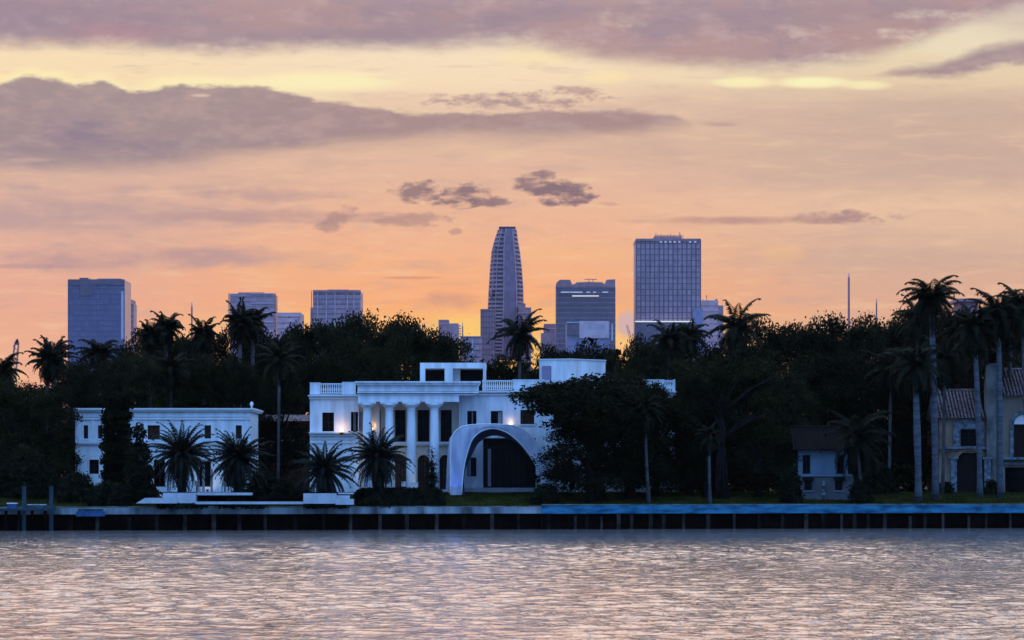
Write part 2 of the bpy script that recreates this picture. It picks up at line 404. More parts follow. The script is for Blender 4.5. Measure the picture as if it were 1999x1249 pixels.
def water_mat():
    m = bpy.data.materials.new('bay_water'); m.use_nodes = True
    t = m.node_tree; nt = t.nodes; L = t.links.new; b = nt['Principled BSDF']
    b.inputs['Base Color'].default_value = (.16,.155,.155,1); b.inputs['Roughness'].default_value = .10
    b.inputs['IOR'].default_value = 1.52; b.inputs['Specular IOR Level'].default_value = .75
    return m
M['water'] = water_mat()
# far water plane is split round the finely waved patch
def wave_patch():
    rng = np.random.RandomState(4)
    ys = []; y = 62.0
    while y < 292: ys.append(y); y += .16 + (y-62)*.0011
    ys = np.array(ys); xs = np.linspace(-62, 62, 760)
    Xg, Yg = np.meshgrid(xs, ys)
    H = np.zeros_like(Xg)
    for k in range(70):
        lam = math.exp(rng.uniform(math.log(.55), math.log(3.6)))
        th = rng.uniform(0, math.pi) if k % 2 else rng.normal(math.pi/2, .8); kk = 2*math.pi/lam
        amp = .0044*lam**.75 * rng.uniform(.5,1.2)
        ph = rng.uniform(0, 6.28)
        w = 2*math.pi/rng.uniform(18,60); p2 = rng.uniform(0,6.28); t2 = rng.uniform(0,3.14)
        env = .55+.45*np.sin(w*(Xg*math.cos(t2)+Yg*math.sin(t2))+p2)
        s_ = np.sin(kk*(Xg*math.cos(th)+Yg*math.sin(th))+ph)
        H += amp*env*s_
    ex = np.clip((62-np.abs(Xg))/6, 0, 1); H *= ex
    Yw = Yg + 7*np.sin(Xg*.09+1) + 4*np.sin(Xg*.23+Yg*.05)
    H *= np.interp(Yw, [60,100,140,185,208,226,245,262,292],[1.05,1.0,1.0,1.05,1.0,.62,.36,.24,.18])
    H *= .78+.30*np.sin(Xg*.045+Yg*.021+.7)*np.sin(Yg*.06-Xg*.013)
    H[0,:] = 0; H[-1,:] = 0
    n = Xg.size; nx = len(xs); ny = len(ys)
    v = np.stack([Xg.ravel(), Yg.ravel(), H.ravel()], 1)
    idx = np.arange(n).reshape(ny, nx)
    q = np.stack([idx[:-1,:-1].ravel(), idx[:-1,1:].ravel(), idx[1:,1:].ravel(), idx[1:,:-1].ravel()], 1)
    base = n
    frame = [(-1400,-250,0),(1400,-250,0),(1400,3450,0),(-1400,3450,0),(-62,62,0),(62,62,0),(62,ys[-1],0),(-62,ys[-1],0)]
    v = np.vstack([v, np.array(frame)])
    a,b,c,d,e,f,g,h = [base+i for i in range(8)]
    q = np.vstack([q, np.array([[a,b,f,e],[b,c,g,f],[c,d,h,g],[d,a,e,h]])])
    me = bpy.data.meshes.new('water')
    me.vertices.add(len(v)); me.vertices.foreach_set('co', v.ravel())
    me.loops.add(q.size); me.loops.foreach_set('vertex_index', q.ravel().astype(np.int32))
    me.polygons.add(len(q)); me.polygons.foreach_set('loop_start', np.arange(0, q.size, 4, dtype=np.int32))
    me.polygons.foreach_set('use_smooth', np.ones(len(q), dtype=bool))
    me.materials.append(M['water']); me.update(); me.validate()
    o = bpy.data.objects.new('water', me); COL.objects.link(o); o['kind'] = 'structure'
    return o
wave_patch()
def water_bump():
    t = M['water'].node_tree; nt = t.nodes; L = t.links.new; b = nt['Principled BSDF']
    tc = nt.new('ShaderNodeTexCoord'); mp = nt.new('ShaderNodeMapping'); mp.inputs['Scale'].default_value = (1.25,.40,1)
    L(tc.outputs['Object'], mp.inputs['Vector'])
    n1 = nt.new('ShaderNodeTexNoise'); n1.inputs['Scale'].default_value = 3.0; n1.inputs['Detail'].default_value = 4; n1.inputs['Distortion'].default_value = .6
    L(mp.outputs[0], n1.inputs['Vector'])
    bp = nt.new('ShaderNodeBump'); bp.inputs['Distance'].default_value = .14
    sp = nt.new('ShaderNodeSeparateXYZ'); L(tc.outputs['Object'], sp.inputs[0]); dv = nt.new('ShaderNodeMath'); dv.operation = 'DIVIDE'; dv.inputs[1].default_value = 300; L(sp.outputs[1], dv.inputs[0])
    fc = nt.new('ShaderNodeFloatCurve'); cv = fc.mapping.curves[0]; cv.points[0].location = (.2,.55); cv.points[1].location = (.95,.15)
    for q in ((.40,.52),(.55,.52),(.68,.52),(.80,.22)): cv.points.new(*q)
    for q in cv.points: q.handle_type = 'VECTOR'
    fc.mapping.update(); L(dv.outputs[0], fc.inputs['Value'])
    pn = nt.new('ShaderNodeTexNoise'); pn.inputs['Scale'].default_value = .045; pn.inputs['Detail'].default_value = 3
    pm = nt.new('ShaderNodeMapping'); pm.inputs['Scale'].default_value = (.5,2.2,1); L(tc.outputs['Object'], pm.inputs['Vector']); L(pm.outputs[0], pn.inputs['Vector'])
    pr = nt.new('ShaderNodeMapRange'); pr.inputs['From Min'].default_value = .35; pr.inputs['From Max'].default_value = .65; pr.inputs['To Min'].default_value = .55; pr.inputs['To Max'].default_value = 1.45; L(pn.outputs['Fac'], pr.inputs['Value'])
    mu = nt.new('ShaderNodeMath'); mu.operation = 'MULTIPLY'; L(fc.outputs[0], mu.inputs[0]); L(pr.outputs[0], mu.inputs[1]); L(mu.outputs[0], bp.inputs['Strength'])
    n2 = nt.new('ShaderNodeTexNoise'); n2.inputs['Scale'].default_value = 1.7; n2.inputs['Detail'].default_value = 5; n2.inputs['Roughness'].default_value = .7; n2.inputs['Distortion'].default_value = 1.2
    mp2 = nt.new('ShaderNodeMapping'); mp2.inputs['Scale'].default_value = (.9,.45,1); mp2.inputs['Location'].default_value = (31,7,0); L(tc.outputs['Object'], mp2.inputs['Vector']); L(mp2.outputs[0], n2.inputs['Vector'])
    r2 = nt.new('ShaderNodeMapRange'); r2.inputs['From Min'].default_value = .56; r2.inputs['From Max'].default_value = .70; r2.inputs['To Max'].default_value = .9; L(n2.outputs['Fac'], r2.inputs['Value'])
    ad = nt.new('ShaderNodeMath'); ad.operation = 'ADD'; L(n1.outputs['Fac'], ad.inputs[0]); L(r2.outputs[0], ad.inputs[1])
    L(ad.outputs[0], bp.inputs['Height']); L(bp.outputs[0], b.inputs['Normal'])
water_bump()

# land: front edge follows the seawall
offs = [.25,1.2,3,5,8,11,14,17,19,25,60,200,800]
xs = list(np.linspace(-110,110,56))
v = []; 
for o_ in offs:
    for x in xs:
        y = wall_y(x)+o_; v.append((x, y, land_z(x,y) + (0 if o_ in (.25,) else .05*math.sin(x*.7+o_)*(1 if o_<25 else 0))))
nx = len(xs); f = [(j*nx+i, j*nx+i+1, (j+1)*nx+i+1, (j+1)*nx+i) for j in range(len(offs)-1) for i in range(nx-1)]
lawn = mesh_obj('lawn', np.array(v), f, M['lawn'], org=(0,0,0)); lawn['kind'] = 'structure'
far = MB(); far.box(-1390,1390,1100,3440,-.5,3.0); o = far.build('ground', M['soil'], org=(0,0,0)); o['kind'] = 'structure'
far = MB(); far.box(-1390,-112,330,1098,-.5,3.0); far.box(112,1390,330,1098,-.5,3.0); o = far.build('shore_ground', M['soil'], org=(0,0,0)); o['kind'] = 'structure'

# ------------------------------------------------------------------ seawall
def seawall(name, label, px0, px1, top, capm, caph, pxs, d_guess):
    x0, x1 = px0, px1
    r = thing(name, (0.5*(x0+x1), wall_y(.5*(x0+x1)), 0), label, 'seawall')
    def slant(mb, a, b, dy0, dy1, z0, z1):
        y0, y1 = wall_y(a), wall_y(b)
        n = len(mb.v)
        mb.v += [(a,y0+dy0,z0),(b,y1+dy0,z0),(b,y1+dy1,z0),(a,y0+dy1,z0),(a,y0+dy0,z1),(b,y1+dy0,z1),(b,y1+dy1,z1),(a,y0+dy1,z1)]
        mb.f += [(n,n+3,n+2,n+1),(n+4,n+5,n+6,n+7),(n,n+1,n+5,n+4),(n+1,n+2,n+6,n+5),(n+2,n+3,n+7,n+6),(n+3,n,n+4,n+7)]
    rnd = random.Random(7)
    cap = MB(); a = x0
    while a < x1-.01:
        b = min(x1, a+rnd.uniform(4.5,7.5)); dz = rnd.uniform(-.03,.03)
        slant(cap, a+.012, b-.012, -.55+rnd.uniform(-.02,.02), .5, top-caph+dz*.5, top+dz); a = b
    cap.build('cap', capm, r)
    ce = MB(); slant(ce, x0, x1, -.60, -.30, top+.034, top+.085); ce.build('cap_highlight', M['edge'], r)  # thin added strip, highlight on the top edge put into pale colour
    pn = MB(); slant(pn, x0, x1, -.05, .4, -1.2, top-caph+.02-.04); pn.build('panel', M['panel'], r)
    for p in pxs:
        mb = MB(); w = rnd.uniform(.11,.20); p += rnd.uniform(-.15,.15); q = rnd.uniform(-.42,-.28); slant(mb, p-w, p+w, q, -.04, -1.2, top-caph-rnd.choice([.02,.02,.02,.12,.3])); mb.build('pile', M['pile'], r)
    # waterline waler
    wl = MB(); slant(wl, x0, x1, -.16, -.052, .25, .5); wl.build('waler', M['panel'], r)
    return r
rnd = random.Random(3)
XB = X(1057, 279)
left_p = []; x = X(135, 270)
while x < XB-1: left_p.append(x); x += 2.62+rnd.uniform(-.25,.25)
right_p = []; x = XB+.7
while x < 56: right_p.append(x); x += rnd.choice([1.3,1.6,1.9,2.4])
seawall('grey_seawall', 'weathered grey concrete seawall with widely spaced piles in front of the white mansion', -85, XB, 2.13, M['capgrey'], .62, left_p, 268)
seawall('blue_seawall', 'blue painted concrete seawall with closely spaced piles running to the right edge', XB+.02, 85, 2.30, M['capblue'], .80, right_p, 285)

# dock, mooring posts
def wallpt(px, off=0):            # x,y on the seawall line (+off) seen at px
    k = (px-CX)/F; y = (278+off)/(1-.16*k); return k*y, y
for i, (px, lab) in enumerate(((47,'square blue grey mooring post at the far left end of the seawall'),(100,'square blue grey mooring post nearer the mansion, beside the low dock beam'))):
    x, y = wallpt(px, -1.6)
    if i == 0:
        r = thing('mooring_post', (x,y,-1), lab, 'post', 'mooring posts at the dock')
        mb = MB(); mb.box(x-.16,x+.16,y-.16,y+.16,-1,4.05); mb.build('post_shaft', M['post'], r)
        mb = MB(); mb.prism([(x-.19,y-.19),(x+.19,y-.19),(x+.19,y+.19),(x-.19,y+.19)],4.052,4.13); mb.build('post_cap', M['post'], r)
        mb = MB(); mb.box(x+.162,x+.42,y-.08,y+.08,1.85,2.3); mb.build('cleat', M['post'], r)
        P0 = r
    else: copy_thing(P0, lab, 'mooring posts at the dock', (x,y,-1))
x0, y0 = wallpt(-20, -1.3); x1, y1 = wallpt(98, -1.3)
r = thing('dock', (x0,y0,0), 'low timber boat dock with dark pilings at the left edge', 'dock')
mb = MB()
for k in range(14):
    a = x0+(x1-x0)*k/14; b = x0+(x1-x0)*(k+1)/14; mb.box(a+.02,b-.02,y0-.3,y0+1.0,1.88,2.06)
mb.build('deck', M['post'], r)
for k in range(5):
    a = x0+.3+(x1-x0-.6)*k/4; mb = MB(); mb.lathe(a, y0-.1, [(.15,-1),(.15,1.86)], 10); mb.build('piling', M['panel'], r)
x2, y2 = wallpt(178, -.9)
r = thing('dock_step', (x2,y2,1.3), 'blue grey concrete step hung on the wall right of the mooring posts', 'step')
MB().box(x2-1.35,x2+1.25,y2-.35,y2+.30,1.32,1.78).build('tread', M['boxblue'], r)
MB().box(x2-1.2,x2+1.1,y2-.10,y2+.3,1.785,2.02).build('riser', M['post'], r)
xb, yb = wallpt(24, -.9)
r = thing('dock_box', (xb,yb,2.06), 'small blue dock box with a white lid beside the left mooring post', 'box')
MB().box(xb-.42,xb+.42,yb-.3,yb+.3,2.065,2.48).build('body', M['boxblue'], r)
MB().box(xb-.46,xb+.46,yb-.33,yb+.33,2.482,2.58).build('lid', M['white'], r)
xb, yb = wallpt(72, -.6)
r = thing('dinghy', (xb,yb,2.06), 'small upturned teal grey dinghy lying between the two mooring posts', 'boat')
mb = MB()
for k in range(9):
    pass
ring = []
n=9; pts=[]
for i in range(n):
    t = i/(n-1)*2-1; w = .42*math.sqrt(max(.02,1-t**4)); h = .34*(1-.25*t*t)
    for j in range(7):
        a = math.pi*j/6; mb.v.append((xb+t*.95, yb+w*math.cos(a), 2.07+h*math.sin(a)))
for i in range(n-1):
    for j in range(6):
        a = i*7+j; mb.f.append((a,a+1,a+8,a+7))
mb.build('hull', M['post'], r, True)
MB().box(xb-.9,xb+.9,yb-.03,yb+.03,2.38,2.44).build('keel', M['white'], r)

# ------------------------------------------------------------------ openings helper
def wall_open(px0, px1, py0, py1, d, depth, opens, m, parent, name='wall'):
    mb = MB()
    xs = sorted(set([px0,px1]+[q for o in opens for q in o[:2]])); ys = sorted(set([py0,py1]+[q for o in opens for q in o[2:4]]))
    for i in range(len(xs)-1):
        for j in range(len(ys)-1):
            cx = (xs[i]+xs[i+1])/2; cy = (ys[j]+ys[j+1])/2
            if any(o[0] < cx < o[1] and o[2] < cy < o[3] for o in opens): continue
            mb.pbox(xs[i], xs[i+1], ys[j], ys[j+1], d, depth)
    for o in opens:
        if len(o) > 4 and o[4] == 'arch':          # fill the corners above a round arch
            cx = (o[0]+o[1])/2; rr = (o[1]-o[0])/2; top = o[2]; n = 8
            for s_ in (-1, 1):
                pts = [(X(cx+s_*rr,d), Z(top,d))]
                for k in range(n+1):
                    a = math.pi/2*k/n; pts.append((X(cx+s_*rr*math.cos(a),d), Z(top+rr-rr*math.sin(a),d)))
                if s_ < 0: pts = pts[::-1]
                mb.prism_y(pts, d+.003, d+depth-.003)
    return mb.build(name, m, parent)
def window(px0, px1, py0, py1, d, parent, name='window', bars=(1,0), panem='glass', sill=True, framem='frame', curtain=None, depth=.22, label=None, trim=None):
    """recessed window: frame part with pane, sill and curtain as sub-parts"""
    x0,x1,z0,z1 = X(px0,d),X(px1,d),Z(py1,d),Z(py0,d); y = d+depth; w = .07
    mb = MB(); mb.box(x0,x0+w,y,y+.08,z0,z1); mb.box(x1-w,x1,y,y+.08,z0,z1); mb.box(x0+w,x1-w,y,y+.08,z1-w,z1); mb.box(x0+w,x1-w,y,y+.08,z0,z0+w)
    for k in range(bars[0]):
        c = x0+(x1-x0)*(k+1)/(bars[0]+1); mb.box(c-.035,c+.035,y+.002,y+.075,z0+w,z1-w)
    for k in range(bars[1]):
        c = z0+(z1-z0)*(k+1)/(bars[1]+1); mb.box(x0+w,x1-w,y+.004,y+.07,c-.025,c+.025)
    fr = mb.build(name, M[framem], parent)
    if label: fr['label'] = label
    MB().box(x0+.01,x1-.01,y+.085,y+.12,z0+.01,z1-.01).build('pane', M[panem], fr)
    if sill: MB().box(x0-.12,x1+.12,d-.12,d+.20,z0-.14,z0-.004).build('sill', M[trim or 'trim'], fr)
    if curtain:
        a, b = curtain; mb = MB(); n = 6
        for k in range(n):
            u0 = x0+(x1-x0)*(a+(b-a)*k/n); u1 = x0+(x1-x0)*(a+(b-a)*(k+1)/n); mb.box(u0,u1,y+.0782+.003*(k%2),y+.0845,z0+w,z1-w)
        mb.build('curtain', M['curtain'], fr)
    return fr

# ------------------------------------------------------------------ the white mansion
D = 300
man = thing('white_mansion', (X(850,D), D, 3.5), 'white neoclassical mansion with tall columns and roof balustrades', 'mansion')
BASE = 962
# left wing
wall_open(605,700,770,BASE,D,.6,[(629,652,805,842),(685,699,804,842)],M['stucco'],man)
wall_open(700,896,770,BASE,D+.5,.6,[(700,708,804,842),(733,743,800,862),(771,792,800,862),(815,838,800,862),(860,882,800,862),(728,750,888,956,'arch'),(771,793,888,956,'arch'),(815,838,888,956,'arch'),(858,880,888,956,'arch')],M['shaded'],man)
wall_open(896,1318,764,BASE,D,.6,[(912,930,802,829),(958,981,802,829),(1016,1043,800,828),(912,930,893,930),(943,1046,855,952),(1080,1104,800,828),(1150,1174,800,828)],M['stucco'],man)
MB().pbox(605,1318,771.2,BASE,D+1.35,14).build('wall', M['stucco'], man)      # body behind
# mouldings
mb = MB()
mb.pbox(601,696,770.8,773.5,D-.50,.50); mb.pbox(603.5,696,775.5,779,D-.24,.24)
mb.pbox(898,1320,763,766,D-.50,.50); mb.pbox(898,1319,768,771.5,D-.24,.24)
mb.build('cornice', M['trim'], man)
mb = MB(); mb.pbox(603,699,843,846,D-.60,.60); mb.pbox(604,699,848,851,D-.30,.30); mb.pbox(604.5,699,856,858,D-.10,.10); mb.pbox(604.5,699,863,865,D-.14,.14); mb.build('string_course', M['trim'], man)
# parapets with balustrades
def balustrade(px0, px1, py0, py1, d, n, thick=.22):
    x0,x1,z0,z1 = X(px0,d),X(px1,d),Z(py1,d),Z(py0,d)
    mb = MB(); mb.box(x0,x1,d,d+thick,z1-.12,z1); mb.box(x0,x1,d,d+thick,z0,z0+.08)
    b = mb.build('balustrade', M['trim'], man); h = z1-.12-(z0+.08)
    first = None
    for k in range(n):
        x = x0+(x1-x0)*(k+.5)/n; zb = z0+.082; y = d+thick/2
        if first is None:
            q = MB(); q.lathe(0,0,[(.085,0),(.085,.06),(.05,.10),(.10,h*.32),(.085,h*.5),(.045,h*.78),(.08,h*.9),(.085,h-.004)],8)
            o = q.build('baluster', M['trim'], b, True, org=(0,0,0)); first = o
        else:
            o = first.copy(); COL.objects.link(o); o.parent = b
        oo = root_org(b); o.location = (x-oo[0], y-oo[1], zb-oo[2])
    return b
mb = MB()
for a,b,t0,t1 in ((605,625,748,770.8),(668,694,747,770.8),(1001,1062,742,762.8),(1110,1297,742,762.8),(1315,1318,742,762.8)):
    MB().pbox(a,b,t0,t1,D,.4).build('parapet', M['stucco'], man)
    MB().pbox(a-.4,b+.4,t0-1.5,t0-.02,D-.06,.52).build('parapet_coping', M['trim'], man)
balustrade(625,668,748,768,D+.08,10); balustrade(941,1001,742,762,D+.08,15); balustrade(1062,1110,742,762,D+.08,12); balustrade(1297,1315,742,764,D+.08,5)
MB().pbox(608,1316,768.5,771,D+1.4,13).build('roof', M['roofdark'], man)
# portico
dp = 296.8
mb = MB()
mb.pbox(693,938,744,747,dp-.45,3.6); mb.pbox(695,936,747.3,751,dp-.25,3.4); mb.pbox(698,934,751.3,763.6,dp+.20,2.95)
mb.pbox(697,934,764.3,767,dp-.25,3.3); mb.pbox(699,930,768.3,771,dp+.02,3.1)
mb.pbox(699,896,771.3,784,dp+.10,1.1); mb.pbox(888,896,771.3,784,dp+1.22,2.2); mb.pbox(699,707,771.3,784,dp+1.22,2.2)
mb.build('entablature', M['stucco'], man)
MB().pbox(708,887,771.3,773,dp+1.25,2.2).build('portico_ceiling', M['shaded'], man)
for px in (717,760,803,848):
    x = X(px,dp+.6); y = dp+.6; zt = Z(784.3,dp+.6); zb = 3.62
    mb = MB(); mb.lathe(x,y,[(.47,zb),(.47,zb+2),(.455,zb+4),(.40,zt-.86)],28); c = mb.build('column', M['stone'], man, True)
    mb = MB(); mb.lathe(x,y,[(.40,zt-.86),(.44,zt-.83),(.44,zt-.78),(.40,zt-.75),(.42,zt-.62),(.80,zt-.38),(.86,zt-.30),(.80,zt-.22)],28); mb.build('capital', M['trim'], c, True)
    MB().box(x-.9,x+.9,y-.75,y+.55,zt-.218,zt-.004).build('abacus', M['trim'], c)
    mb = MB(); mb.lathe(x,y,[(.62,zb-.16),(.62,zb-.02),(.58,zb+.10),(.50,zb+.16),(.475,zb+.24)],28); mb.build('column_base', M['trim'], c, True)
# pilasters
for px in (736,900):
    d_ = D+.28 if px < 800 else D-.14
    MB().pbox(px-5 if px<800 else px+1, px+5 if px<800 else px+10, 784.5 if px<800 else 772, 956, d_, .20 if px<800 else .13).build('pilaster', M['stone'], man)
# windows
window(629,652,805,842,D,man,bars=(1,1)); window(685,699,804,842,D,man,bars=(1,0),curtain=(.35,.62)); 
window(912,930,802,829,D,man,bars=(1,0),curtain=(.45,.62)); window(958,981,802,829,D,man,curtain=(.62,.97)); 
window(1016,1043,800,828,D,man,panem='brownglass',bars=(2,1)); window(1080,1104,800,828,D,man); window(1150,1174,800,828,D,man)
window(912,930,893,930,D,man,bars=(1,0),curtain=(.08,.4))
for a,b in ((771,792),(815,838),(860,882),(733,743)): window(a,b,800,862,D+.5,man,'french_window',bars=(1,2),sill=False)
def arch_door(px0,px1,py0,py1,d,parent):
    x0,x1,z0,z1 = X(px0,d),X(px1,d),Z(py1,d),Z(py0,d); rr=(x1-x0)/2; cx=(x0+x1)/2; y=d+.25
    pts=[(x0,z0),(x1,z0)]+[(cx+rr*math.cos(math.pi*k/12), z1-rr+rr*math.sin(math.pi*k/12)) for k in range(13)]
    mb=MB(); mb.prism_y(pts,y+.06,y+.10); dr=mb.build('arched_door',M['door'],parent)
    mb=MB(); mb.box(cx-.05,cx+.05,y,y+.055,z0,z1-.02); mb.box(x0,x1,y+.002,y+.05,z1-rr-.05,z1-rr+.05)
    for k in (1,3): c=x0+(x1-x0)*k/4; mb.box(c-.03,c+.03,y+.004,y+.05,z0,z1-rr-.06)
    for k in range(1,5): c=z0+(z1-rr-z0)*k/5; mb.box(x0,x1,y+.006,y+.048,c-.025,c+.025)
    mb.build('frame',M['frame'],dr)
for a,b in ((728,750),(771,793),(815,838),(858,880)): arch_door(a,b,888,956,D+.5,man)
mb = MB(); mb.pbox(700,896,863,866,D+.0,.5); mb.pbox(700,896,866.2,869,D+.15,.35); mb.build('balcony_ledge', M['trim'], man)
# big glazed opening behind the tent
x0,x1,z0,z1 = X(943,D),X(1046,D),Z(952,D),Z(855,D)
MB().box(x0,x1,D+.45,D+.5,z0,z1).build('glass_wall', M['glass'], man)
mb = MB()
for px in (943,951,963,975,988,1000,1012,1024,1036,1045): mb.box(X(px,D),X(px+1.3,D),D+.30,D+.44,z0,z1)
mb.box(x0,x1,D+.302,D+.43,Z(874,D),Z(871,D)); mb.build('glazing_frame', M['frame'], man)
MB().box(X(952,D),X(958.5,D),D+.32,D+.42,Z(949,D),Z(876,D)).build('curtain', M['curtain'], man)
MB().pbox(900,1052,952,963,D-2.2,2.15).build('step', M['whitestone'], man)
MB().pbox(695,898,955.5,963,dp-.9,4.0).build('plinth', M['whitestone'], man)
# roof pavilions
dq = 303
mb = MB(); mb.pbox(820,949,708,719,dq,4.5)
for a,b in ((820,830),(868,884),(943,949)): mb.pbox(a,b,719.05,771,dq,.6)
for a,b in ((820,826),(943,949)): mb.pbox(a,b,719.05,771,dq+3.9,.6)
mb.build('roof_pavilion', M['stucco'], man)
MB().pbox(884.2,898,719.1,745,dq+1.4,2.4).build('pavilion_wall', M['trim'], man)
MB().pbox(822,947,719.3,745,dq+4.52,.1).build('pavilion_screen', M['frame'], man)
for k in range(14):
    if k == 0: mb = MB()
    mb.pbox(899+k*3.1, 899.7+k*3.1, 719.2, 744.8, dq+2.6, .06)
mb.build('pavilion_slats', M['frame'], man)
zt, zb = Z(702,304), Z(771,304)
pts = [(X(1053,304.6),304.6),(X(1113,303.6),303.6),(X(1182,307),307),(X(1182,314),314),(X(1053,314),314)]
mb = MB(); mb.prism(pts, zb, zt); mb.build('roof_tower', M['stucco'], man)
pts2 = [(pts[0][0]-.08,pts[0][1]-.1),(pts[1][0],pts[1][1]-.13),(pts[2][0]+.08,pts[2][1]-.1),(pts[3][0]+.08,314.1),(pts[4][0]-.08,314.1)]
mb = MB(); mb.prism(pts2, zt+.003, zt+.10); mb.build('roof_coping', M['trim'], man)
MB().pbox(1058,1076,714,745,304.15,.3).build('roof_door', M['podium'], man)
# sconces
def sconce(px, py, d, m, e, r_):
    x,z = X(px,d), Z(py,d); y = d-.22
    mb = MB(); mb.lathe(x,y,[(.04,z-.42),(.16,z-.30),(.20,z-.12)],12); s = mb.build('wall_lamp', M['metal'], man, True)
    mb = MB(); mb.lathe(x,y,[(.17,z-.118),(.20,z-.02),(.17,z+.12),(.10,z+.20)],12); mb.build('lamp_glass', M[m], s, True)
    MB().box(x-.05,x+.05,y+.17,y+.215,z-.3,z+.1).build('bracket', M['metal'], s)
    l = bpy.data.lights.new('sconce_light','POINT'); l.energy = e; l.color = (1,.55,.22); l.shadow_soft_size = .12
    lo = bpy.data.objects.new('sconce_light', l); COL.objects.link(lo); o = root_org(s); lo.parent = man; lo.location = (x-o[0], y-.25-o[1], z+.35-o[2])
sconce(667,841,D-.45,'lamplit',34,.2); sconce(727,838,D+.5,'lamp2',14,.2); sconce(997,828,D,'lamp2',8,.2)

# ------------------------------------------------------------------ tent
def tent():
    df, dr = 289.5, 298.5
    of = [(880,966),(880,930),(880,895),(881,862),(887,845),(902,833),(925,829),(955,828),(985,829),(1008,832),(1027,842),(1043,858),(1058,878),(1070,900),(1080,930),(1086,966)]
    inf = [(901,966),(903,938),(907,905),(914,878),(922,858),(932,847),(944,840),(962,836),(980,840),(994,847),(1008,858),(1021,871),(1034,888),(1046,908),(1056,932),(1062,966)]
    inr = [(908,966),(906,935),(912,905),(921,889),(932,868),(944,857),(954,852),(966,850),(978,852),(990,856),(1002,862),(1015,871),(1030,888),(1045,909),(1055,930),(1060,966)]
    orr = [(870,966),(871,930),(873,895),(876,862),(882,850),(900,840),(925,836),(955,834),(985,836),(1008,840),(1027,848),(1043,862),(1058,880),(1072,900),(1083,930),(1092,966)]
    def cat(a, n=5):
        out = []
        for i in range(len(a)-1):
            p0=a[max(0,i-1)];p1=a[i];p2=a[i+1];p3=a[min(len(a)-1,i+2)]
            for k in range(n):
                t=k/n; out.append(tuple(.5*((2*p1[q])+(-p0[q]+p2[q])*t+(2*p0[q]-5*p1[q]+4*p2[q]-p3[q])*t*t+(-p0[q]+3*p1[q]-3*p2[q]+p3[q])*t**3) for q in (0,1)))
        out.append(a[-1]); return out
    rows = []
    for prof, d in ((of,df),(inf,df+.05)): rows.append([(X(p[0],d),d,Z(p[1],d)) for p in cat(prof)])
    OF, IF = rows
    IR = [(X(p[0],df+2.6),df+2.6,Z(p[1],df+2.6)) for p in cat(inr)]
    OR = [(X(p[0],dr),dr,Z(p[1],dr)) for p in cat(orr)]
    r = thing('event_tent', (X(975,df), 294, 3.4), 'white arched fabric event tent on the lawn in front of the mansion entrance', 'tent')
    rg = random.Random(2)
    def loft(name, A, B, m, n=6, flip=False, puff=.0):
        mb = MB(); k = len(A)
        for s_ in range(n+1):
            t = s_/n
            for i in range(k):
                a, b = A[i], B[i]
                w = puff*math.sin(math.pi*t)
                mb.v.append((a[0]+(b[0]-a[0])*t+rg.uniform(-.015,.015), a[1]+(b[1]-a[1])*t - w, a[2]+(b[2]-a[2])*t+rg.uniform(-.015,.015)))
        for s_ in range(n):
            for i in range(k-1):
                q = (s_*k+i, s_*k+i+1, (s_+1)*k+i+1, (s_+1)*k+i); mb.f.append(q if not flip else q[::-1])
        return mb.build(name, m, r, True)
    loft('front_valance', OF, IF, M['tent'], 6, puff=.10)
    loft('canopy', OF, OR, M['tent'], 8, True)
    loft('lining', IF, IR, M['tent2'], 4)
    mb = MB(); mb.tube([OF[i] for i in range(0,len(OF),2)], .07, 6); mb.build('edge_piping', M['trim'], r, True)
    mb = MB(); mb.tube([IF[i] for i in range(0,len(IF),2)], .06, 6); mb.build('arch_piping', M['trim'], r, True)
    x, z = X(892,289), 3.3
    l = bpy.data.lights.new('tent_uplight','SPOT'); l.energy = 90; l.color = (.08,.16,1); l.spot_size = R(70); l.shadow_soft_size=.1
    lo = bpy.data.objects.new('tent_uplight', l); COL.objects.link(lo); lo.location = (X(888,287.6), 287.9, 3.25); lo.rotation_euler = (R(150),0,0)
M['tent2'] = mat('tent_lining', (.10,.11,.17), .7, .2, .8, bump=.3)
tent()

# ------------------------------------------------------------------ guest house
G = 295
gh = thing('guest_house', (X(320,G), G, 3.3), 'low white guest house with a flat cornice behind two date palms', 'house')
gw = [(163,172,830,856),(191,200,830,856),(288,312,830,858),(399,412,830,856),(460,472,830,856),(174,193,897,925),(300,322,897,950),(385,412,897,950),(436,462,897,950)]
wall_open(147,489,803,966,G,.5,gw,M['stucco'],gh)
MB().pbox(147,489,803,966,G+.55,9).build('wall', M['stucco'], gh)
mb = MB(); mb.pbox(143,496,796.5,799.5,G-.5,11); mb.pbox(144.5,494,799.7,803,G-.32,10.6); mb.build('cornice', M['trim'], gh)
mb = MB(); mb.pbox(147,489,812,813.5,G-.10,.10); mb.pbox(147,489,817,819,G-.14,.14); mb.pbox(146,490,862,866,G-.28,.28); mb.pbox(147,489,866.2,869,G-.15,.15); mb.build('string_course', M['trim'], gh)
for o_ in gw[:5]: window(*o_[:4], G, gh, panem='brownglass', bars=(1,0))
for o_ in gw[5:]: window(*o_[:4], G, gh, 'french_window', bars=(1,2), sill=False)
for a in (150,178,205,262,330,380,425,478): MB().pbox(a,a+6,819.3,861.7,G-.08,.08).build('pilaster', M['trim'], gh)
mb = MB(); x=X(491,G); z=Z(796.5,G); mb.lathe(x,G+.2,[(.10,z),(.07,z+.15),(.16,z+.30),(.19,z+.42),(.13,z+.58),(.03,z+.66)],12); mb.build('finial', M['trim'], gh, True)
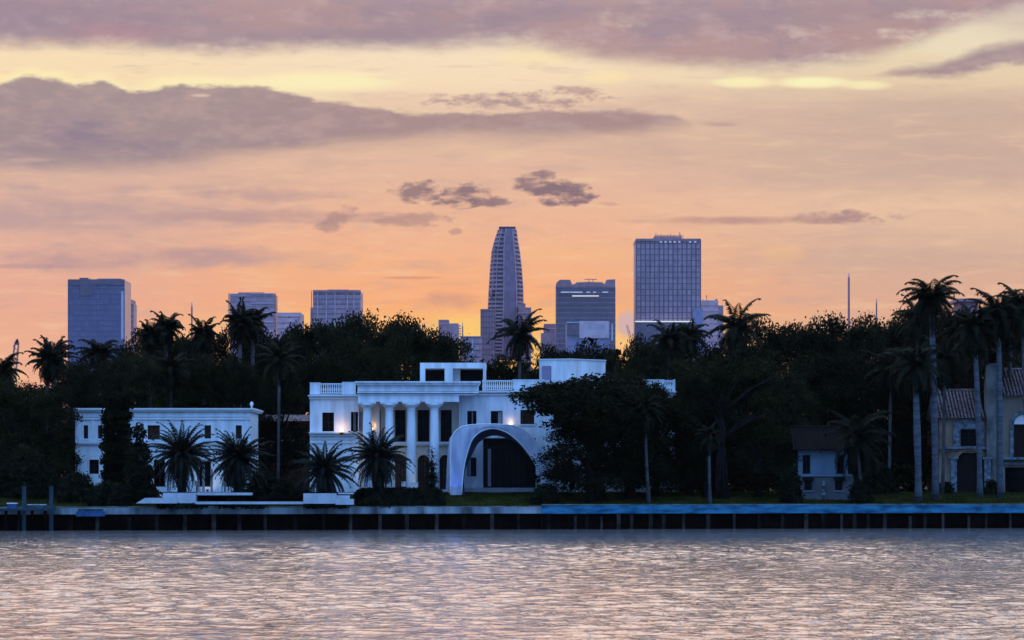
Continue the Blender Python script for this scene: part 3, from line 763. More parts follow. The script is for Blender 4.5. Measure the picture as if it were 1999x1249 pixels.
# pale posts under the left palms : garden arbour
ab = thing('garden_arbour', (X(412,276), 276, 3.0), 'small white arbour of slim posts between the two left date palms', 'arbour')
for px, top in ((387,900),(397,905),(413,915),(439,917)):
    MB().pbox(px-2.2,px+2.2,top,962,276,.2).build('post', M['white'], ab)
MB().pbox(384,442,897,901,275.9,.45).build('beam', M['white'], ab)

# low left boundary wall, terracotta house behind
o = thing('boundary_wall', (X(20,330),330,3.4), 'long low pale wall glimpsed through trees at the left edge', 'wall')
MB().pbox(-120,62,858,962,330,.4).build('wall_body', M['smallhouse'], o); MB().pbox(-122,63,855.5,857.9,329.9,.7).build('coping', M['white'], o)
o = thing('terracotta_house', (X(560,318),318,3.5), 'reddish brown house wall between the guest house and the mansion', 'house')
wall_open(506,604,822,962,318,.4,[(540,552,835,858),(572,584,835,858)],M['terracotta'],o)
MB().pbox(506,604,822,962,318.45,6).build('wall', M['terracotta'], o)
for a,b in ((540,552),(572,584)): window(a,b,835,858,318,o)
mb = MB(); 
x0,x1 = X(500,317),X(606,317); z0,z1=Z(822,318),Z(808,318)
mb.v += [(x0,317.4,z0),(x1,317.4,z0),(x1,321.5,z1),(x0,321.5,z1),(x0,325,z0),(x1,325,z0)]; mb.f += [(0,1,2,3),(3,2,5,4),(0,3,4),(1,5,2)]
mb.build('roof', M['tile'], o)

# ------------------------------------------------------------------ white terrace walls on the left lawn
T = 270.5
tr = thing('garden_terrace', (X(480,T), T, 2.2), 'long low white terrace wall with stepped blocks at both ends above the grey seawall', 'terrace')
def gz(px, d): return land_z(X(px,d), d)-.25
mb = MB(); x0,x1 = X(265,T),X(345,T); zt,zb=Z(972,T),Z(982.5,T)
mb.prism_y([(x0,zb),(x1,zb),(x1,zt),(X(283,T),zt)], T, T+2.4); mb.build('ramp', M['whitestone'], tr)
MB().pbox(318,345,962,971.8,T+.5,1.5).build('block', M['whitestone'], tr)
MB().pbox(345.2,381,962,982,T+.1,2).build('block', M['whitestone'], tr)
MB().pbox(381.2,491,961.5,966.5,T+1.2,1.2).build('slab', M['whitestone'], tr)
MB().pbox(381.2,592,979,984,T,.5).build('low_wall', M['whitestone'], tr)
MB().pbox(592.2,655,963,983,T+.1,2).build('block', M['whitestone'], tr)
MB().pbox(655.2,690,974,985,T,1.0).build('step', M['whitestone'], tr)
MB().pbox(655.2,682,967,973.8,T+.6,1.0).build('step', M['whitestone'], tr)
MB().pbox(660,690,961.5,964.5,T+1.6,.6).build('slab', M['whitestone'], tr)
MB().pbox(381.5,591.8,967,979,T+2.3,.3).build('gap_shade', M['panel'], tr)  # dark sheet standing in for the shade in the gap
# small garden things
sx, sd = X(321,276), 276
o = thing('garden_bench', (sx,sd,2.9), 'small white curved garden seat with a raised end left of the date palm trunk', 'seat')
mb = MB(); prof=[(-.42,.28),(-.30,.14),(0,.10),(.25,.16),(.36,.36),(.44,.58)]
for k,(a,h) in enumerate(prof):
    mb.v += [(sx+a,sd-.3,3.0+h),(sx+a,sd+.3,3.0+h),(sx+a,sd+.3,3.08+h),(sx+a,sd-.3,3.08+h)]
for k in range(len(prof)-1):
    for j in range(4):
        a=k*4+j; b=k*4+(j+1)%4; mb.f.append((a,b,b+4,a+4))
mb.f += [(0,3,2,1),(20,21,22,23)]; mb.build('shell', M['white'], o, True)
MB().box(sx-.15,sx+.15,sd-.2,sd+.2,2.8,3.11).build('foot', M['white'], o)
for i,(px,py,d,w,lab) in enumerate(((788,945,283,.20,'small white garden lantern behind the hedge, under the left column'),(809,947,283,.34,'wider white garden lantern behind the hedge in front of the arched door'),(384,944,276,.2,'white garden lantern beside the arbour posts'))):
    x,z = X(px,d),Z(py,d)
    o = thing('garden_lantern',(x,d,z-.8),lab,'lantern')
    MB().box(x-w,x+w,d-.15,d+.15,z-.22,z+.2).build('lantern_body', M['white'], o)
    MB().box(x-w-.04,x+w+.04,d-.19,d+.19,z+.202,z+.26).build('lantern_cap', M['trim'], o)
    MB().box(x-.05,x+.05,d-.05,d+.05,z-1.0,z-.222).build('lantern_post', M['metal'], o)
# floodlights at the foot of the facade
for i,(px,d,e,lab) in enumerate(((727,297.5,22,'small floodlight lighting the wall behind the right date palm'),(742,297.5,16,'small floodlight near the second column foot'),(820,295.8,5,'small floodlight at the foot of the middle columns'),(405,293.5,8,'small floodlight at the foot of the guest house'))):
    x = X(px,d); z = 3.75
    o = thing('floodlight',(x,d,z-.2),lab,'floodlight')
    MB().box(x-.12,x+.12,d-.08,d+.08,z-.15,z+.02).build('housing', M['metal'], o)
    MB().box(x-.02,x+.02,d-.02,d+.02,z-.5,z-.152).build('stake', M['metal'], o)
    l = bpy.data.lights.new('flood','SPOT'); l.energy = e*6; l.color=(1,.93,.80); l.spot_size=R(110); l.spot_blend=.8; l.shadow_soft_size=.1
    lo = bpy.data.objects.new('flood', l); COL.objects.link(lo); lo.parent = o; lo.location=(0,-.05,.28); lo.rotation_euler=(R(128),0,0)

# ------------------------------------------------------------------ small house on the right
S = 292
sh = thing('small_house', (X(1607,S),S,3.4), 'small blue grey two storey house with a dark tiled roof among the right hand trees', 'house')
wall_open(1547,1668,930,976,S,.4,[(1570,1585,933,957),(1630,1645,933,957)],M['smallhouse'],sh)
wall_open(1558,1655,878,925,S+.6,.4,[(1567,1582,888,925),(1634,1648,888,925)],M['smallhouse2'],sh)
MB().pbox(1547,1668,930,976,S+.45,6).build('wall', M['smallhouse'], sh)
MB().pbox(1558,1655,878,925,S+1.05,5).build('wall', M['smallhouse2'], sh)
MB().pbox(1550,1665,925.2,929.8,S-.2,6.4).build('ledge', M['smallhouse2'], sh)
for a,b in ((1570,1585),(1630,1645)):
    w = window(a,b,933,957,S,sh,bars=(0,1),trim='smallhouse2')
    mb = MB(); x0,x1=X(a-3,S),X(b+3,S); zt=Z(931,S); zb=Z(936,S)
    mb.v += [(x0,S-.03,zt),(x1,S-.03,zt),(x1,S-.5,zb),(x0,S-.5,zb),(x0,S-.5,zb-.12),(x1,S-.5,zb-.12)]; mb.f += [(3,2,1,0),(4,5,2,3)]
    mb.build('awning', M['tiledark'], sh)
for a,b in ((1567,1582),(1634,1648)): window(a,b,888,924.5,S+.6,sh,sill=False)
def tile_roof(px0,px1,py0,py1,d,rise_d,m,parent,pitch=.30,name='roof'):
    x0,x1=X(px0,d),X(px1,d); z0=Z(py1,d); d2=d+rise_d; z1=Z(py0,d2)
    mb = MB(); n=int((x1-x0)/pitch)
    v0=len(mb.v); seg=6
    cols=[]
    for i in range(n):
        for k in range(seg):
            t=k/seg; xx=x0+(i+t)*pitch; h=.16*max(0,math.sin(math.pi*min(1,t/.66))) ; cols.append((xx,h))
    cols.append((x0+n*pitch,0))
    for (xx,h) in cols: mb.v += [(xx,d,z0+h),(xx,d2,z1+h),(xx,d,z0-.06)]
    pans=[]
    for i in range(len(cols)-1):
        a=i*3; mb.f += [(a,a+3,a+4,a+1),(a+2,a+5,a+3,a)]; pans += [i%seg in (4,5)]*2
    o = mb.build(name, m, parent); o.data.materials.append(M['tiledark'])  # pans take the dark tile, shade between barrels put into colour
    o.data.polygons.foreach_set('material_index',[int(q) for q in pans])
    mb = MB(); mb.tube([(x0,d2,z1+.08),(x0+n*pitch,d2,z1+.08)],.14,8); mb.build('ridge',m,o)
    mb = MB(); mb.v += [(x0,d2,z1),(x0+n*pitch,d2,z1),(x0+n*pitch,d2+rise_d,z0),(x0,d2+rise_d,z0),(x0,d,z0),(x0+n*pitch,d,z0)]
    mb.f += [(0,1,2,3),(0,3,4),(1,5,2)]; mb.build('back_slope',m,o)
    return o
tile_roof(1548,1664,835,878,S-.2,3.4,M['tiledark'],sh)
x,z=X(1607,S),Z(950,S)
o = thing('wall_fountain',(x,S-.3,z-.7),'small white pedestal with a basin against the small house wall','pedestal')
mb=MB(); mb.lathe(x,S-.3,[(.16,z-.62),(.10,z-.5),(.09,z+.0),(.24,z+.12),(.26,z+.2),(.1,z+.22),(.16,z+.5),(.05,z+.6)],12); mb.build('pedestal_body',M['coral'],o,True)
MB().box(x-.2,x+.2,S-.5,S-.1,3.2,z-.622).build('pedestal_base',M['coral'],o)

# ------------------------------------------------------------------ villa at the right edge
Vd = 304
vl = thing('tiled_villa', (X(1930,Vd),Vd,3.3), 'old tan villa with striped barrel tile roofs and a tall chimney at the right edge', 'villa')
wall_open(1834,1926,815,970,Vd,.5,[(1875,1908,838,871,'arch2'),(1869,1931,884,966)] if False else [(1875,1908,838,871),(1867,1924,884,966)],M['villa'],vl)
MB().pbox(1834,1926,815,970,Vd+.6,9).build('wall', M['villa'], vl)
wall_open(1956,2080,770,970,Vd-.4,.5,[(1979,2018,808,892,'arch'),(1962,2080,912,966)],M['villa2'],vl)
MB().pbox(1956,2080,770,970,Vd+.2,10).build('wall', M['villa2'], vl)
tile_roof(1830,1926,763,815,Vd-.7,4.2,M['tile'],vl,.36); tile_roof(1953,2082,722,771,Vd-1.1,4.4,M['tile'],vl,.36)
MB().pbox(1926.2,1945,712,970,Vd-.6,1.6).build('chimney', M['chim'], vl)
MB().pbox(1925,1946.2,709,711.9,Vd-.7,1.8).build('chimney_cap', M['coral'], vl)
mb=MB(); x=X(1928,Vd); mb.lathe(x,Vd,[(.16,Z(709,Vd)),(.16,Z(690,Vd))],10); mb.build('flue', M['post'], vl, True)
MB().pbox(1945.2,1955.8,770,970,Vd+.3,3).build('wall', M['villa2'], vl)
# window surround (coral) and window
mb=MB()
def archring(mb,cx,cy,r0,r1,d,depth,n=10,a0=0,a1=math.pi):
    for k in range(n):
        p=[a0+(a1-a0)*k/n+.01, a0+(a1-a0)*(k+1)/n-.01]
        pts=[(X(cx+r0*math.cos(p[0]),d),Z(cy-r0*math.sin(p[0]),d)),(X(cx+r1*math.cos(p[0]),d),Z(cy-r1*math.sin(p[0]),d)),(X(cx+r1*math.cos(p[1]),d),Z(cy-r1*math.sin(p[1]),d)),(X(cx+r0*math.cos(p[1]),d),Z(cy-r0*math.sin(p[1]),d))]
        mb.prism_y(pts,d,d+depth)
mb.pbox(1861,1874.5,822,873,Vd-.15,.147); mb.pbox(1908.5,1921,822,873,Vd-.15,.147); mb.pbox(1874.7,1908.3,818,837.5,Vd-.15,.147)
mb.build('window_surround', M['coral'], vl)
window(1875,1908,838,871,Vd,vl,bars=(1,3),trim='coral')
mb=MB(); mb.pbox(1834,1926,872.5,876,Vd-.5,.49); mb.pbox(1834,1926,878,880,Vd-.2,.19); mb.build('ledge', M['coral'], vl)
for a,b,dd in ((1856,1868,Vd-.35),(1922,1934,Vd-.95)):
    mb=MB(); mb.pbox(a,b,896,965,dd,.34); mb.pbox(a-3,b+3,892.5,896,dd-.12,.46); mb.build('door_pilaster', M['coral'], vl)
mb=MB(); archring(mb,1895,908,29,36,Vd-.3,.28,14,0.25,math.pi-.25); mb.build('door_arch', M['villa'], vl)
MB().pbox(1866,1925,884,966,Vd+.52,.06).build('doorway', M['frame'], vl)
mb=MB(); archring(mb,1998.5,828,20,27,Vd-.55,.145,12); mb.pbox(1971.5,1978.5,829,892,Vd-.55,.145); mb.pbox(2018.5,2025.5,829,892,Vd-.55,.145); mb.build('arch_surround', M['coral'], vl)
MB().pbox(1978,2020,806,893,Vd+.12,.05).build('arched_window', M['frame'], vl)
mb=MB(); 
pts=[(X(1998.5+19*math.cos(math.pi*k/10),Vd-.3),Z(828-19*math.sin(math.pi*k/10),Vd-.3)) for k in range(11)]
mb.prism_y(pts,Vd-.3,Vd-.2); mb.build('fanlight', M['white'], vl)
mb=MB(); mb.pbox(1956,2080,893,897,Vd-1.3,.88); mb.pbox(1956,2080,903,907,Vd-.7,.28); mb.build('balcony', M['coral'], vl)
MB().pbox(1961,2080,911,966,Vd+.12,.05).build('garage_door', M['glass'], vl)

# ------------------------------------------------------------------ vegetation meshes
def leaves_mesh(name, C, size, rng, m, parent, asp=.55, droop=.0, smin=.6):
    n = len(C)
    a = rng.normal(size=(n,3)); a /= np.linalg.norm(a,axis=1)[:,None]; a[:,2] -= droop; a /= np.linalg.norm(a,axis=1)[:,None]
    b = np.cross(a, rng.normal(size=(n,3))); b /= np.linalg.norm(b,axis=1)[:,None]
    s = (size*rng.uniform(smin,1.3,n))[:,None]
    v = np.empty((n*4,3)); v[0::4]=C-a*s*.5; v[1::4]=C+b*s*asp*.5; v[2::4]=C+a*s*.5; v[3::4]=C-b*s*asp*.5
    me = bpy.data.meshes.new(name)
    me.vertices.add(4*n); me.vertices.foreach_set('co', v.ravel())
    me.loops.add(4*n); me.loops.foreach_set('vertex_index', np.arange(4*n,dtype=np.int32))
    me.polygons.add(n); me.polygons.foreach_set('loop_start', np.arange(0,4*n,4,dtype=np.int32))
    me.materials.append(m); me.update()
    o = bpy.data.objects.new(name, me); COL.objects.link(o)
    if parent: o.parent = parent
    return o
def clump_points(lobes, n_clump, per, rc, rng, shell=.55, low=.25):
    L_ = np.array(lobes); vol = L_[:,3]*L_[:,4]*L_[:,5]; vol = vol**.75; idx = rng.choice(len(L_), n_clump, p=vol/vol.sum())
    d = rng.normal(size=(n_clump,3)); d /= np.linalg.norm(d,axis=1)[:,None]
    neg = d[:,2] < 0; d[neg,2] *= np.where(rng.rand(neg.sum())<low, 1, -1)
    r = shell+(1-shell)*rng.rand(n_clump)**.6
    c = L_[idx,:3] + d*r[:,None]*L_[idx,3:6]
    P = np.repeat(c, per, axis=0) + rng.normal(size=(n_clump*per,3))*np.array([rc,rc,rc*.62])
    return P
# broadleaf prototypes are unit trees: height 1, crown width about 1, scaled per placement
HID = (0,-600,-40)
def tree_proto(seed, low, m, dense=1.0):
    rng = np.random.RandomState(seed); rd = random.Random(seed)
    H = 20.0
    r = thing('broadleaf_tree', (0,0,0), 'x', 'tree')
    lobes = [(0,0,H*.66,5.2,5,5.2)]
    for k in range(9):
        a = rd.uniform(0,6.28); q = rd.uniform(2.5,6.2)
        lobes.append((q*math.cos(a), q*math.sin(a), H*rd.uniform(.48 if not low else .30,.86), rd.uniform(2.3,3.9), rd.uniform(2.3,3.9), rd.uniform(1.7,2.9)))
    if low:
        for k in range(6):
            a = rd.uniform(0,6.28); q = rd.uniform(3,6.5); lobes.append((q*math.cos(a), q*math.sin(a), H*rd.uniform(.12,.34), 3.0,3.0,2.6))
    P = clump_points(lobes, int((560 if not low else 800)*dense), 27, .60, rng)
    zt = P[:,2].max(); 
    leaves_mesh('crown', P, .43, rng, m, r)
    mb = MB(); lean = rd.uniform(-.6,.6)
    tp = [(0,0,0),(lean*.2,0,H*.15),(lean*.5,.1,H*.3),(lean,.2,H*.45)]
    mb.tube(tp, [.75,.55,.46,.36], 10)
    mb.tube([tp[3],(0,0,H*.66)],[.36,.12],8)
    for lb in lobes[1:]:
        m_ = ((lb[0]+lean)*.5+rd.uniform(-.5,.5), lb[1]*.5, (lb[2]+H*.38)*.5)
        mb.tube([tp[rd.choice([2,3])], m_, (lb[0],lb[1],lb[2])], [.30,.20,.06], 7)
    for k in range(26):
        lb = rd.choice(lobes); a = Vector(lb[:3]); dd = Vector((rd.uniform(-1,1)*lb[3],rd.uniform(-1,1)*lb[4],rd.uniform(-.2,1)*lb[5]))
        mb.tube([tuple(a), tuple(a+dd*.6+Vector((0,0,.3))), tuple(a+dd*1.05)], [.10,.07,.025], 5)
    mb.build('trunk', M['bark'], r, True)
    return r, zt
PROT = [tree_proto(11,False,M['leaf']), tree_proto(12,False,M['leaf2']), tree_proto(13,False,M['leaf']), tree_proto(14,True,M['leaf']), tree_proto(15,True,M['leaf2']), tree_proto(12,False,M['leaf'],2.0)]
used = set()
def place_tree(k, px, w, top, d, label, group=None, rz=None):
    src, zt = PROT[k]
    x = X(px,d); zb = land_z(x,d)-.05; H = Z(top,d)-zb; sz = H/zt; sx = (w*d/F)/13.5
    rz = rz if rz is not None else (px*7.13 % 6.28)
    if k in used: t = copy_thing(src, label, group)
    else: t = src; used.add(k); t['label'] = label; 
    if group: t['group'] = group
    t.location = (x,d,zb); t.rotation_euler = (0,0,rz); t.scale = (sx,sx,sz)
    t['_o'] = [x,d,zb]
    return t

BT = 'broadleaf trees standing behind the houses'
back = [
 (0,-20,170,716,322,'dark round tree at the left edge below the crane'),
 (1,62,130,742,340,'low tree crown right of the crane, left of the blue tower'),
 (2,140,150,700,345,'dark tree crown under the left edge of the blue glass tower'),
 (0,222,130,680,350,'dark tree rising in front of the lower blue tower'),
 (1,285,120,634,355,'rounded tree crown just right of the blue tower'),
 (2,345,130,628,350,'dark tree crown below the thin mast left of centre'),
 (0,410,130,634,360,'tree crown between the thin mast and the balconied block'),
 (1,500,140,632,345,'leafy tree in front of the balconied block'),
 (2,572,120,630,355,'olive tree crown under the low pale block'),
 (0,640,150,606,360,'tall tree crown hiding the foot of the finned block'),
 (1,715,160,602,352,'highest domed tree right of the finned block'),
 (2,790,160,609,358,'domed tree crown left of the small stepped block'),
 (0,858,120,634,365,'tree crown sloping down to the small stepped block'),
 (1,915,90,694,350,'low dark tree behind the roof pavilion'),
 (2,975,150,688,350,'low tree behind the palm at the foot of the curved tower'),
 (0,1085,110,666,360,'dark tree below the left edge of the notched tower'),
 (1,1150,110,660,352,'dark tree below the middle of the notched tower'),
 (2,1210,90,672,358,'low tree in the gap between the notched and the gridded tower'),
 (0,1272,110,650,350,'tree at the left foot of the gridded tower'),
 (1,1345,130,640,356,'tree at the right foot of the gridded tower'),
 (2,1440,140,640,348,'dark tree below the tousled palm right of the gridded tower'),
 (0,1530,140,616,360,'spreading tree left of the tall thin mast'),
 (1,1612,150,604,352,'wide tree crown just left of the tall thin mast'),
 (2,1695,150,602,358,'wide tree crown between the two thin masts'),
 (0,1775,140,600,350,'tree crown left of the tallest royal palm'),
 (1,1855,150,598,345,'dark tree behind the tallest royal palm'),
 (2,1935,140,602,350,'dark tree behind the villa chimney'),
 (0,2010,140,604,352,'dark tree at the right edge behind the villa roof'),
]
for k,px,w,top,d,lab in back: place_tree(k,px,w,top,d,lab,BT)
FT = 'dense trees standing near the seawall'
front = [
 (5,1168,305,726,288,'large dark tree hiding the right end of the mansion and tent'),
 (3,1152,190,788,286,'smaller dark tree with pale forked trunk beside the tent'),
 (5,1226,125,716,290,'dark tree left of the last glimpse of the white parapet'),
 (3,1378,110,728,292,'narrow dark tree right of the last glimpse of the white parapet'),
 (4,1280,170,772,293,'dark tree behind the slender pale palm trunk'),
 (3,1235,140,760,290,'dark tree just left of the slender pale palm trunk'),
 (4,1345,150,760,296,'low dense tree between the slender palm and the fig, nearer the wall'),
 (3,1345,190,706,306,'dense tree between the slender palm and the forked fig'),
 (4,1440,200,694,309,'tall dense tree behind the forked fig'),
 (3,1530,170,716,305,'dense dark tree left of the small house'),
 (4,1620,190,680,312,'tall dark tree behind the small house'),
 (3,1705,160,690,309,'tall dark tree right of the small house'),
 (4,1780,150,706,313,'dark tree behind the two left royal palms'),
 (3,1880,160,690,316,'dark tree rising behind the villa roof'),
 (4,1985,150,680,319,'dark tree above the right villa wing'),
 (3,1480,150,800,294,'low dark tree at the edge of the lawn left of the small house'),
 (4,35,150,745,288,'dark tree behind the mooring posts'),
 (3,88,110,745,291,'dark tree just left of the guest house'),
 (4,-35,160,730,295,'dark tree at the left edge behind the dock'),
 (3,545,120,700,312,'dark tree behind the gap between guest house and mansion'),
 (4,455,130,690,314,'dark tree above the right end of the guest house roof'),
 (3,370,140,680,316,'dark tree above the middle of the guest house roof'),
 (4,270,150,680,312,'dark tree above the left half of the guest house roof'),
 (3,180,140,700,310,'dark tree above the left end of the guest house'),
 (4,640,120,690,326,'dark tree above the left roof balustrade'),
 (3,740,130,670,330,'dark tree above the portico'),
 (4,850,130,690,332,'dark tree directly behind the roof pavilion'),
 (3,1035,130,712,330,'dark tree between the roof pavilion and the roof tower'),
 (4,1130,120,690,334,'dark tree directly behind the roof tower'),
 (3,1225,130,690,330,'dark tree right of the roof tower'),
]
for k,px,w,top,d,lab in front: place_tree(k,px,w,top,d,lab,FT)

# forked fig with pale limbs
fx, fd = X(1408,291), 291
fig = thing('forked_fig', (fx,fd,land_z(fx,fd)), 'pale limbed fig tree with a forked trunk and hanging roots between the dark trees', 'tree')
z0 = land_z(fx,fd); mb = MB()
for dx in (-.5,-.15,.2,.55): mb.tube([(fx+dx*1.2,fd,z0-.1),(fx+dx*.9,fd,z0+3),(fx+dx*.3,fd,z0+5.6)],[.2,.13,.17],8)
mb.tube([(fx,fd,z0+5.3),(fx+.2,fd,z0+7),(fx-.2,fd,z0+9),(fx+.1,fd,z0+10.5)],[.36,.26,.2,.14],9)
for e in ((-3,2.2,12.5),(2.2,-.5,12.6),(5.6,-1,12.4),(3.6,0,8.6),(5.2,0,8.8),(-3.5,0,7.0),(-1.8,.4,10)):
    mb.tube([(fx,fd,z0+e[2]*.68),(fx+e[0]*.5,fd+e[1]*.5,z0+e[2]*.88),(fx+e[0],fd+e[1],z0+e[2])],[.2,.13,.05],6)
mb.build('trunk', M['bark'], fig, True)
P = clump_points([(fx-2.8,fd+1,z0+12.5,2.6,2.4,1.6),(fx+2.5,fd,z0+13.2,3,2.4,1.6),(fx+5.4,fd,z0+9.4,2,2,1.1),(fx-3.2,fd,z0+7.2,1.8,1.8,1.0)],110,14,.5,np.random.RandomState(8))
leaves_mesh('crown', P-np.array([fx,fd,z0]), .5, np.random.RandomState(9), M['leaf2'], fig)

# ---- palms
def frond(mb, o, az, el, length, droop, ll, n, w, rg, twist=0.0):
    p = Vector(o); pts=[tuple(p)]; e = el; step = length/n
    dirs=[]
    for i in range(n):
        t=(i+1)/n; e = el - droop*t**1.3
        dv = Vector((math.cos(az)*math.cos(e), math.sin(az)*math.cos(e), math.sin(e))); dirs.append(dv); p = p+dv*step; pts.append(tuple(p))
    # rachis as a thin 3-sided tube
    mb.tube(pts[::2] if n%2==0 else pts, [max(.012,.05*(1-i/ (len(pts[::2] if n%2==0 else pts)))) for i in range(len(pts[::2] if n%2==0 else pts))], 3)
    side = Vector((-math.sin(az), math.cos(az), 0))
    for i in range(1,n+1):
        t=i/n; L_=ll*(math.sin(math.pi*min(1,.12+t*.88))**.6)*(1-.25*t) if t<.999 else ll*.5
        q=Vector(pts[i]); dv=dirs[i-1]; upv=side.cross(dv)
        for s_ in (-1,1):
            for sub in (0,.5):
                qq = q - dv*step*sub
                ld = (side*s_*1.0 + dv*.55 + Vector((0,0,-.55-.35*rg.random())) + upv*rg.uniform(-.1,.35)).normalized()
                a=qq; b=qq+ld*L_*rg.uniform(.8,1.1); wv = dv*w*.5
                nn=len(mb.v); mid=a+(b-a)*.45
                mb.v += [tuple(a), tuple(mid+wv), tuple(b), tuple(mid-wv)]; mb.f.append((nn,nn+1,nn+2,nn+3))
def palm(name, label, cat, x, y, zb, zc, kind, seed, lean=0.0, scale=1.0, group=None):
    rg = random.Random(seed)
    r = thing(name,(x,y,zb),label,cat,group)
    cx = x+lean
    mb = MB()
    if kind=='date':
        k=8; pts=[(x+lean*i/k,y,zb+(zc-zb)*i/k) for i in range(k+1)]; mb.tube(pts,[.48,.42,.42,.42,.43,.45,.50,.58,.55],12)
        for i in range(70):
            a=rg.uniform(0,6.28); h=rg.random(); zz=zb+(zc-zb)*h; mb.tube([(x+lean*h+.38*math.cos(a),y+.38*math.sin(a),zz),(x+lean*h+.60*math.cos(a),y+.60*math.sin(a),zz+.16)],[.07,.03],4)
        mb.build('trunk',M['palmtrunk'],r,True)
        c=MB(); n=125
        for i in range(n):
            t=i/n; el=R(86-158*t**.80)+rg.uniform(-.1,.1); az=i*2.39996+rg.uniform(-.2,.2)
            frond(c,(cx,y,zc+.1),az,el,rg.uniform(2.9,4.5)*scale,rg.uniform(.6,1.3),.56*scale,16,.14,rg)
        c.build('crown',M['datepalm'],r)
    elif kind=='royal':
        k=10; H=zc-zb; pts=[(x+lean*(i/k)**1.5,y,zb+H*i/k) for i in range(k+1)]; rr=[.42,.36,.31,.31,.33,.35,.34,.32,.30,.27,.25]
        mb.tube(pts,[q*scale for q in rr],14); mb.build('trunk',M['royal'],r,True)
        c=MB(); c.tube([(cx,y,zc-.02),(cx,y,zc+.9),(cx,y,zc+1.7)],[.26,.23,.10],10); c.build('crownshaft',M['leaf2'],r,True)
        c=MB(); n=38
        for i in range(n):
            t=i/n; el=R(84-140*t); az=i*2.39996+rg.uniform(-.2,.2)
            frond(c,(cx,y,zc+1.6),az,el,rg.uniform(3.0,4.2),rg.uniform(.9,1.9),.95,16,.17,rg)
        c.build('crown',M['palm'],r)
    elif kind=='shaggy':      # tall palm with hanging dead skirt
        k=10; H=zc-zb; pts=[(x+lean*(i/k)**1.4,y,zb+H*i/k) for i in range(k+1)]; mb.tube(pts,[.30-.012*i for i in range(k+1)],10); mb.build('trunk',M['paletrunk'],r,True)
        c=MB(); n=44
        for i in range(n):
            t=i/n; el=R(88-160*t); az=i*2.39996+rg.uniform(-.3,.3)
            frond(c,(cx,y,zc),az,el,rg.uniform(2.4,3.8)*scale,rg.uniform(.5,1.9),.85,12,.19,rg)
        c.build('crown',M['palm'],r)
    else:                     # coconut palm
        k=10; H=zc-zb; pts=[(x+lean*math.sin(i/k*1.5)/1.0,y,zb+H*i/k) for i in range(k+1)]; mb.tube(pts,[.26,.20,.17]+[.155]*6+[.16,.17],9); mb.build('trunk',M['paletrunk'],r,True)
        cx=pts[-1][0]
        c=MB(); n=34
        for i in range(n):
            t=i/n; el=R(82-140*t)+rg.uniform(-.15,.15); az=i*2.39996+rg.uniform(-.3,.3)
            frond(c,(cx,y,zc),az,el,rg.uniform(3.0,4.3)*scale,rg.uniform(.9,1.8),.95*scale,16,.17,rg)
        c.build('crown',M['palm'],r)
    return r
def P_(px,d): x=X(px,d); return x,d,land_z(x,d)-.05
DG='date palms standing in front of the white houses'
for px,cy,d,sc,seed,lab in ((355,888,273.5,.95,1,'leftmost broad date palm in front of the guest house'),(465,896,274.5,.88,2,'date palm at the right end of the guest house'),
                       (634,918,275,.88,3,'shorter date palm at the left corner of the mansion'),(738,894,278,.90,4,'rounder date palm in front of the portico')):
    x,y,z=P_(px,d); palm('date_palm',lab,'palm tree',x,y,z,Z(cy,d),'date',seed,scale=sc,group=DG)
RG='royal palms with smooth grey trunks by the villa'
for px,cy,d,seed,lean,sc,lab in ((1793,742,292,11,-.3,1.05,'thickest royal palm trunk, left of the villa, with a low drooping crown'),(1826,612,294,12,-.35,1.0,'tallest royal palm, at the left corner of the villa'),
        (1913,668,296,13,-.5,.85,'royal palm in front of the arched villa doorway'),(1953,640,297,14,-.2,.9,'dark royal palm right of the villa chimney'),(2008,628,299,15,-.6,.9,'royal palm cut by the right edge')):
    x,y,z=P_(px,d); palm('royal_palm',lab,'palm tree',x,y,z,Z(cy,d),'royal',seed,lean,sc,group=RG)
CG='coconut palms among the trees'
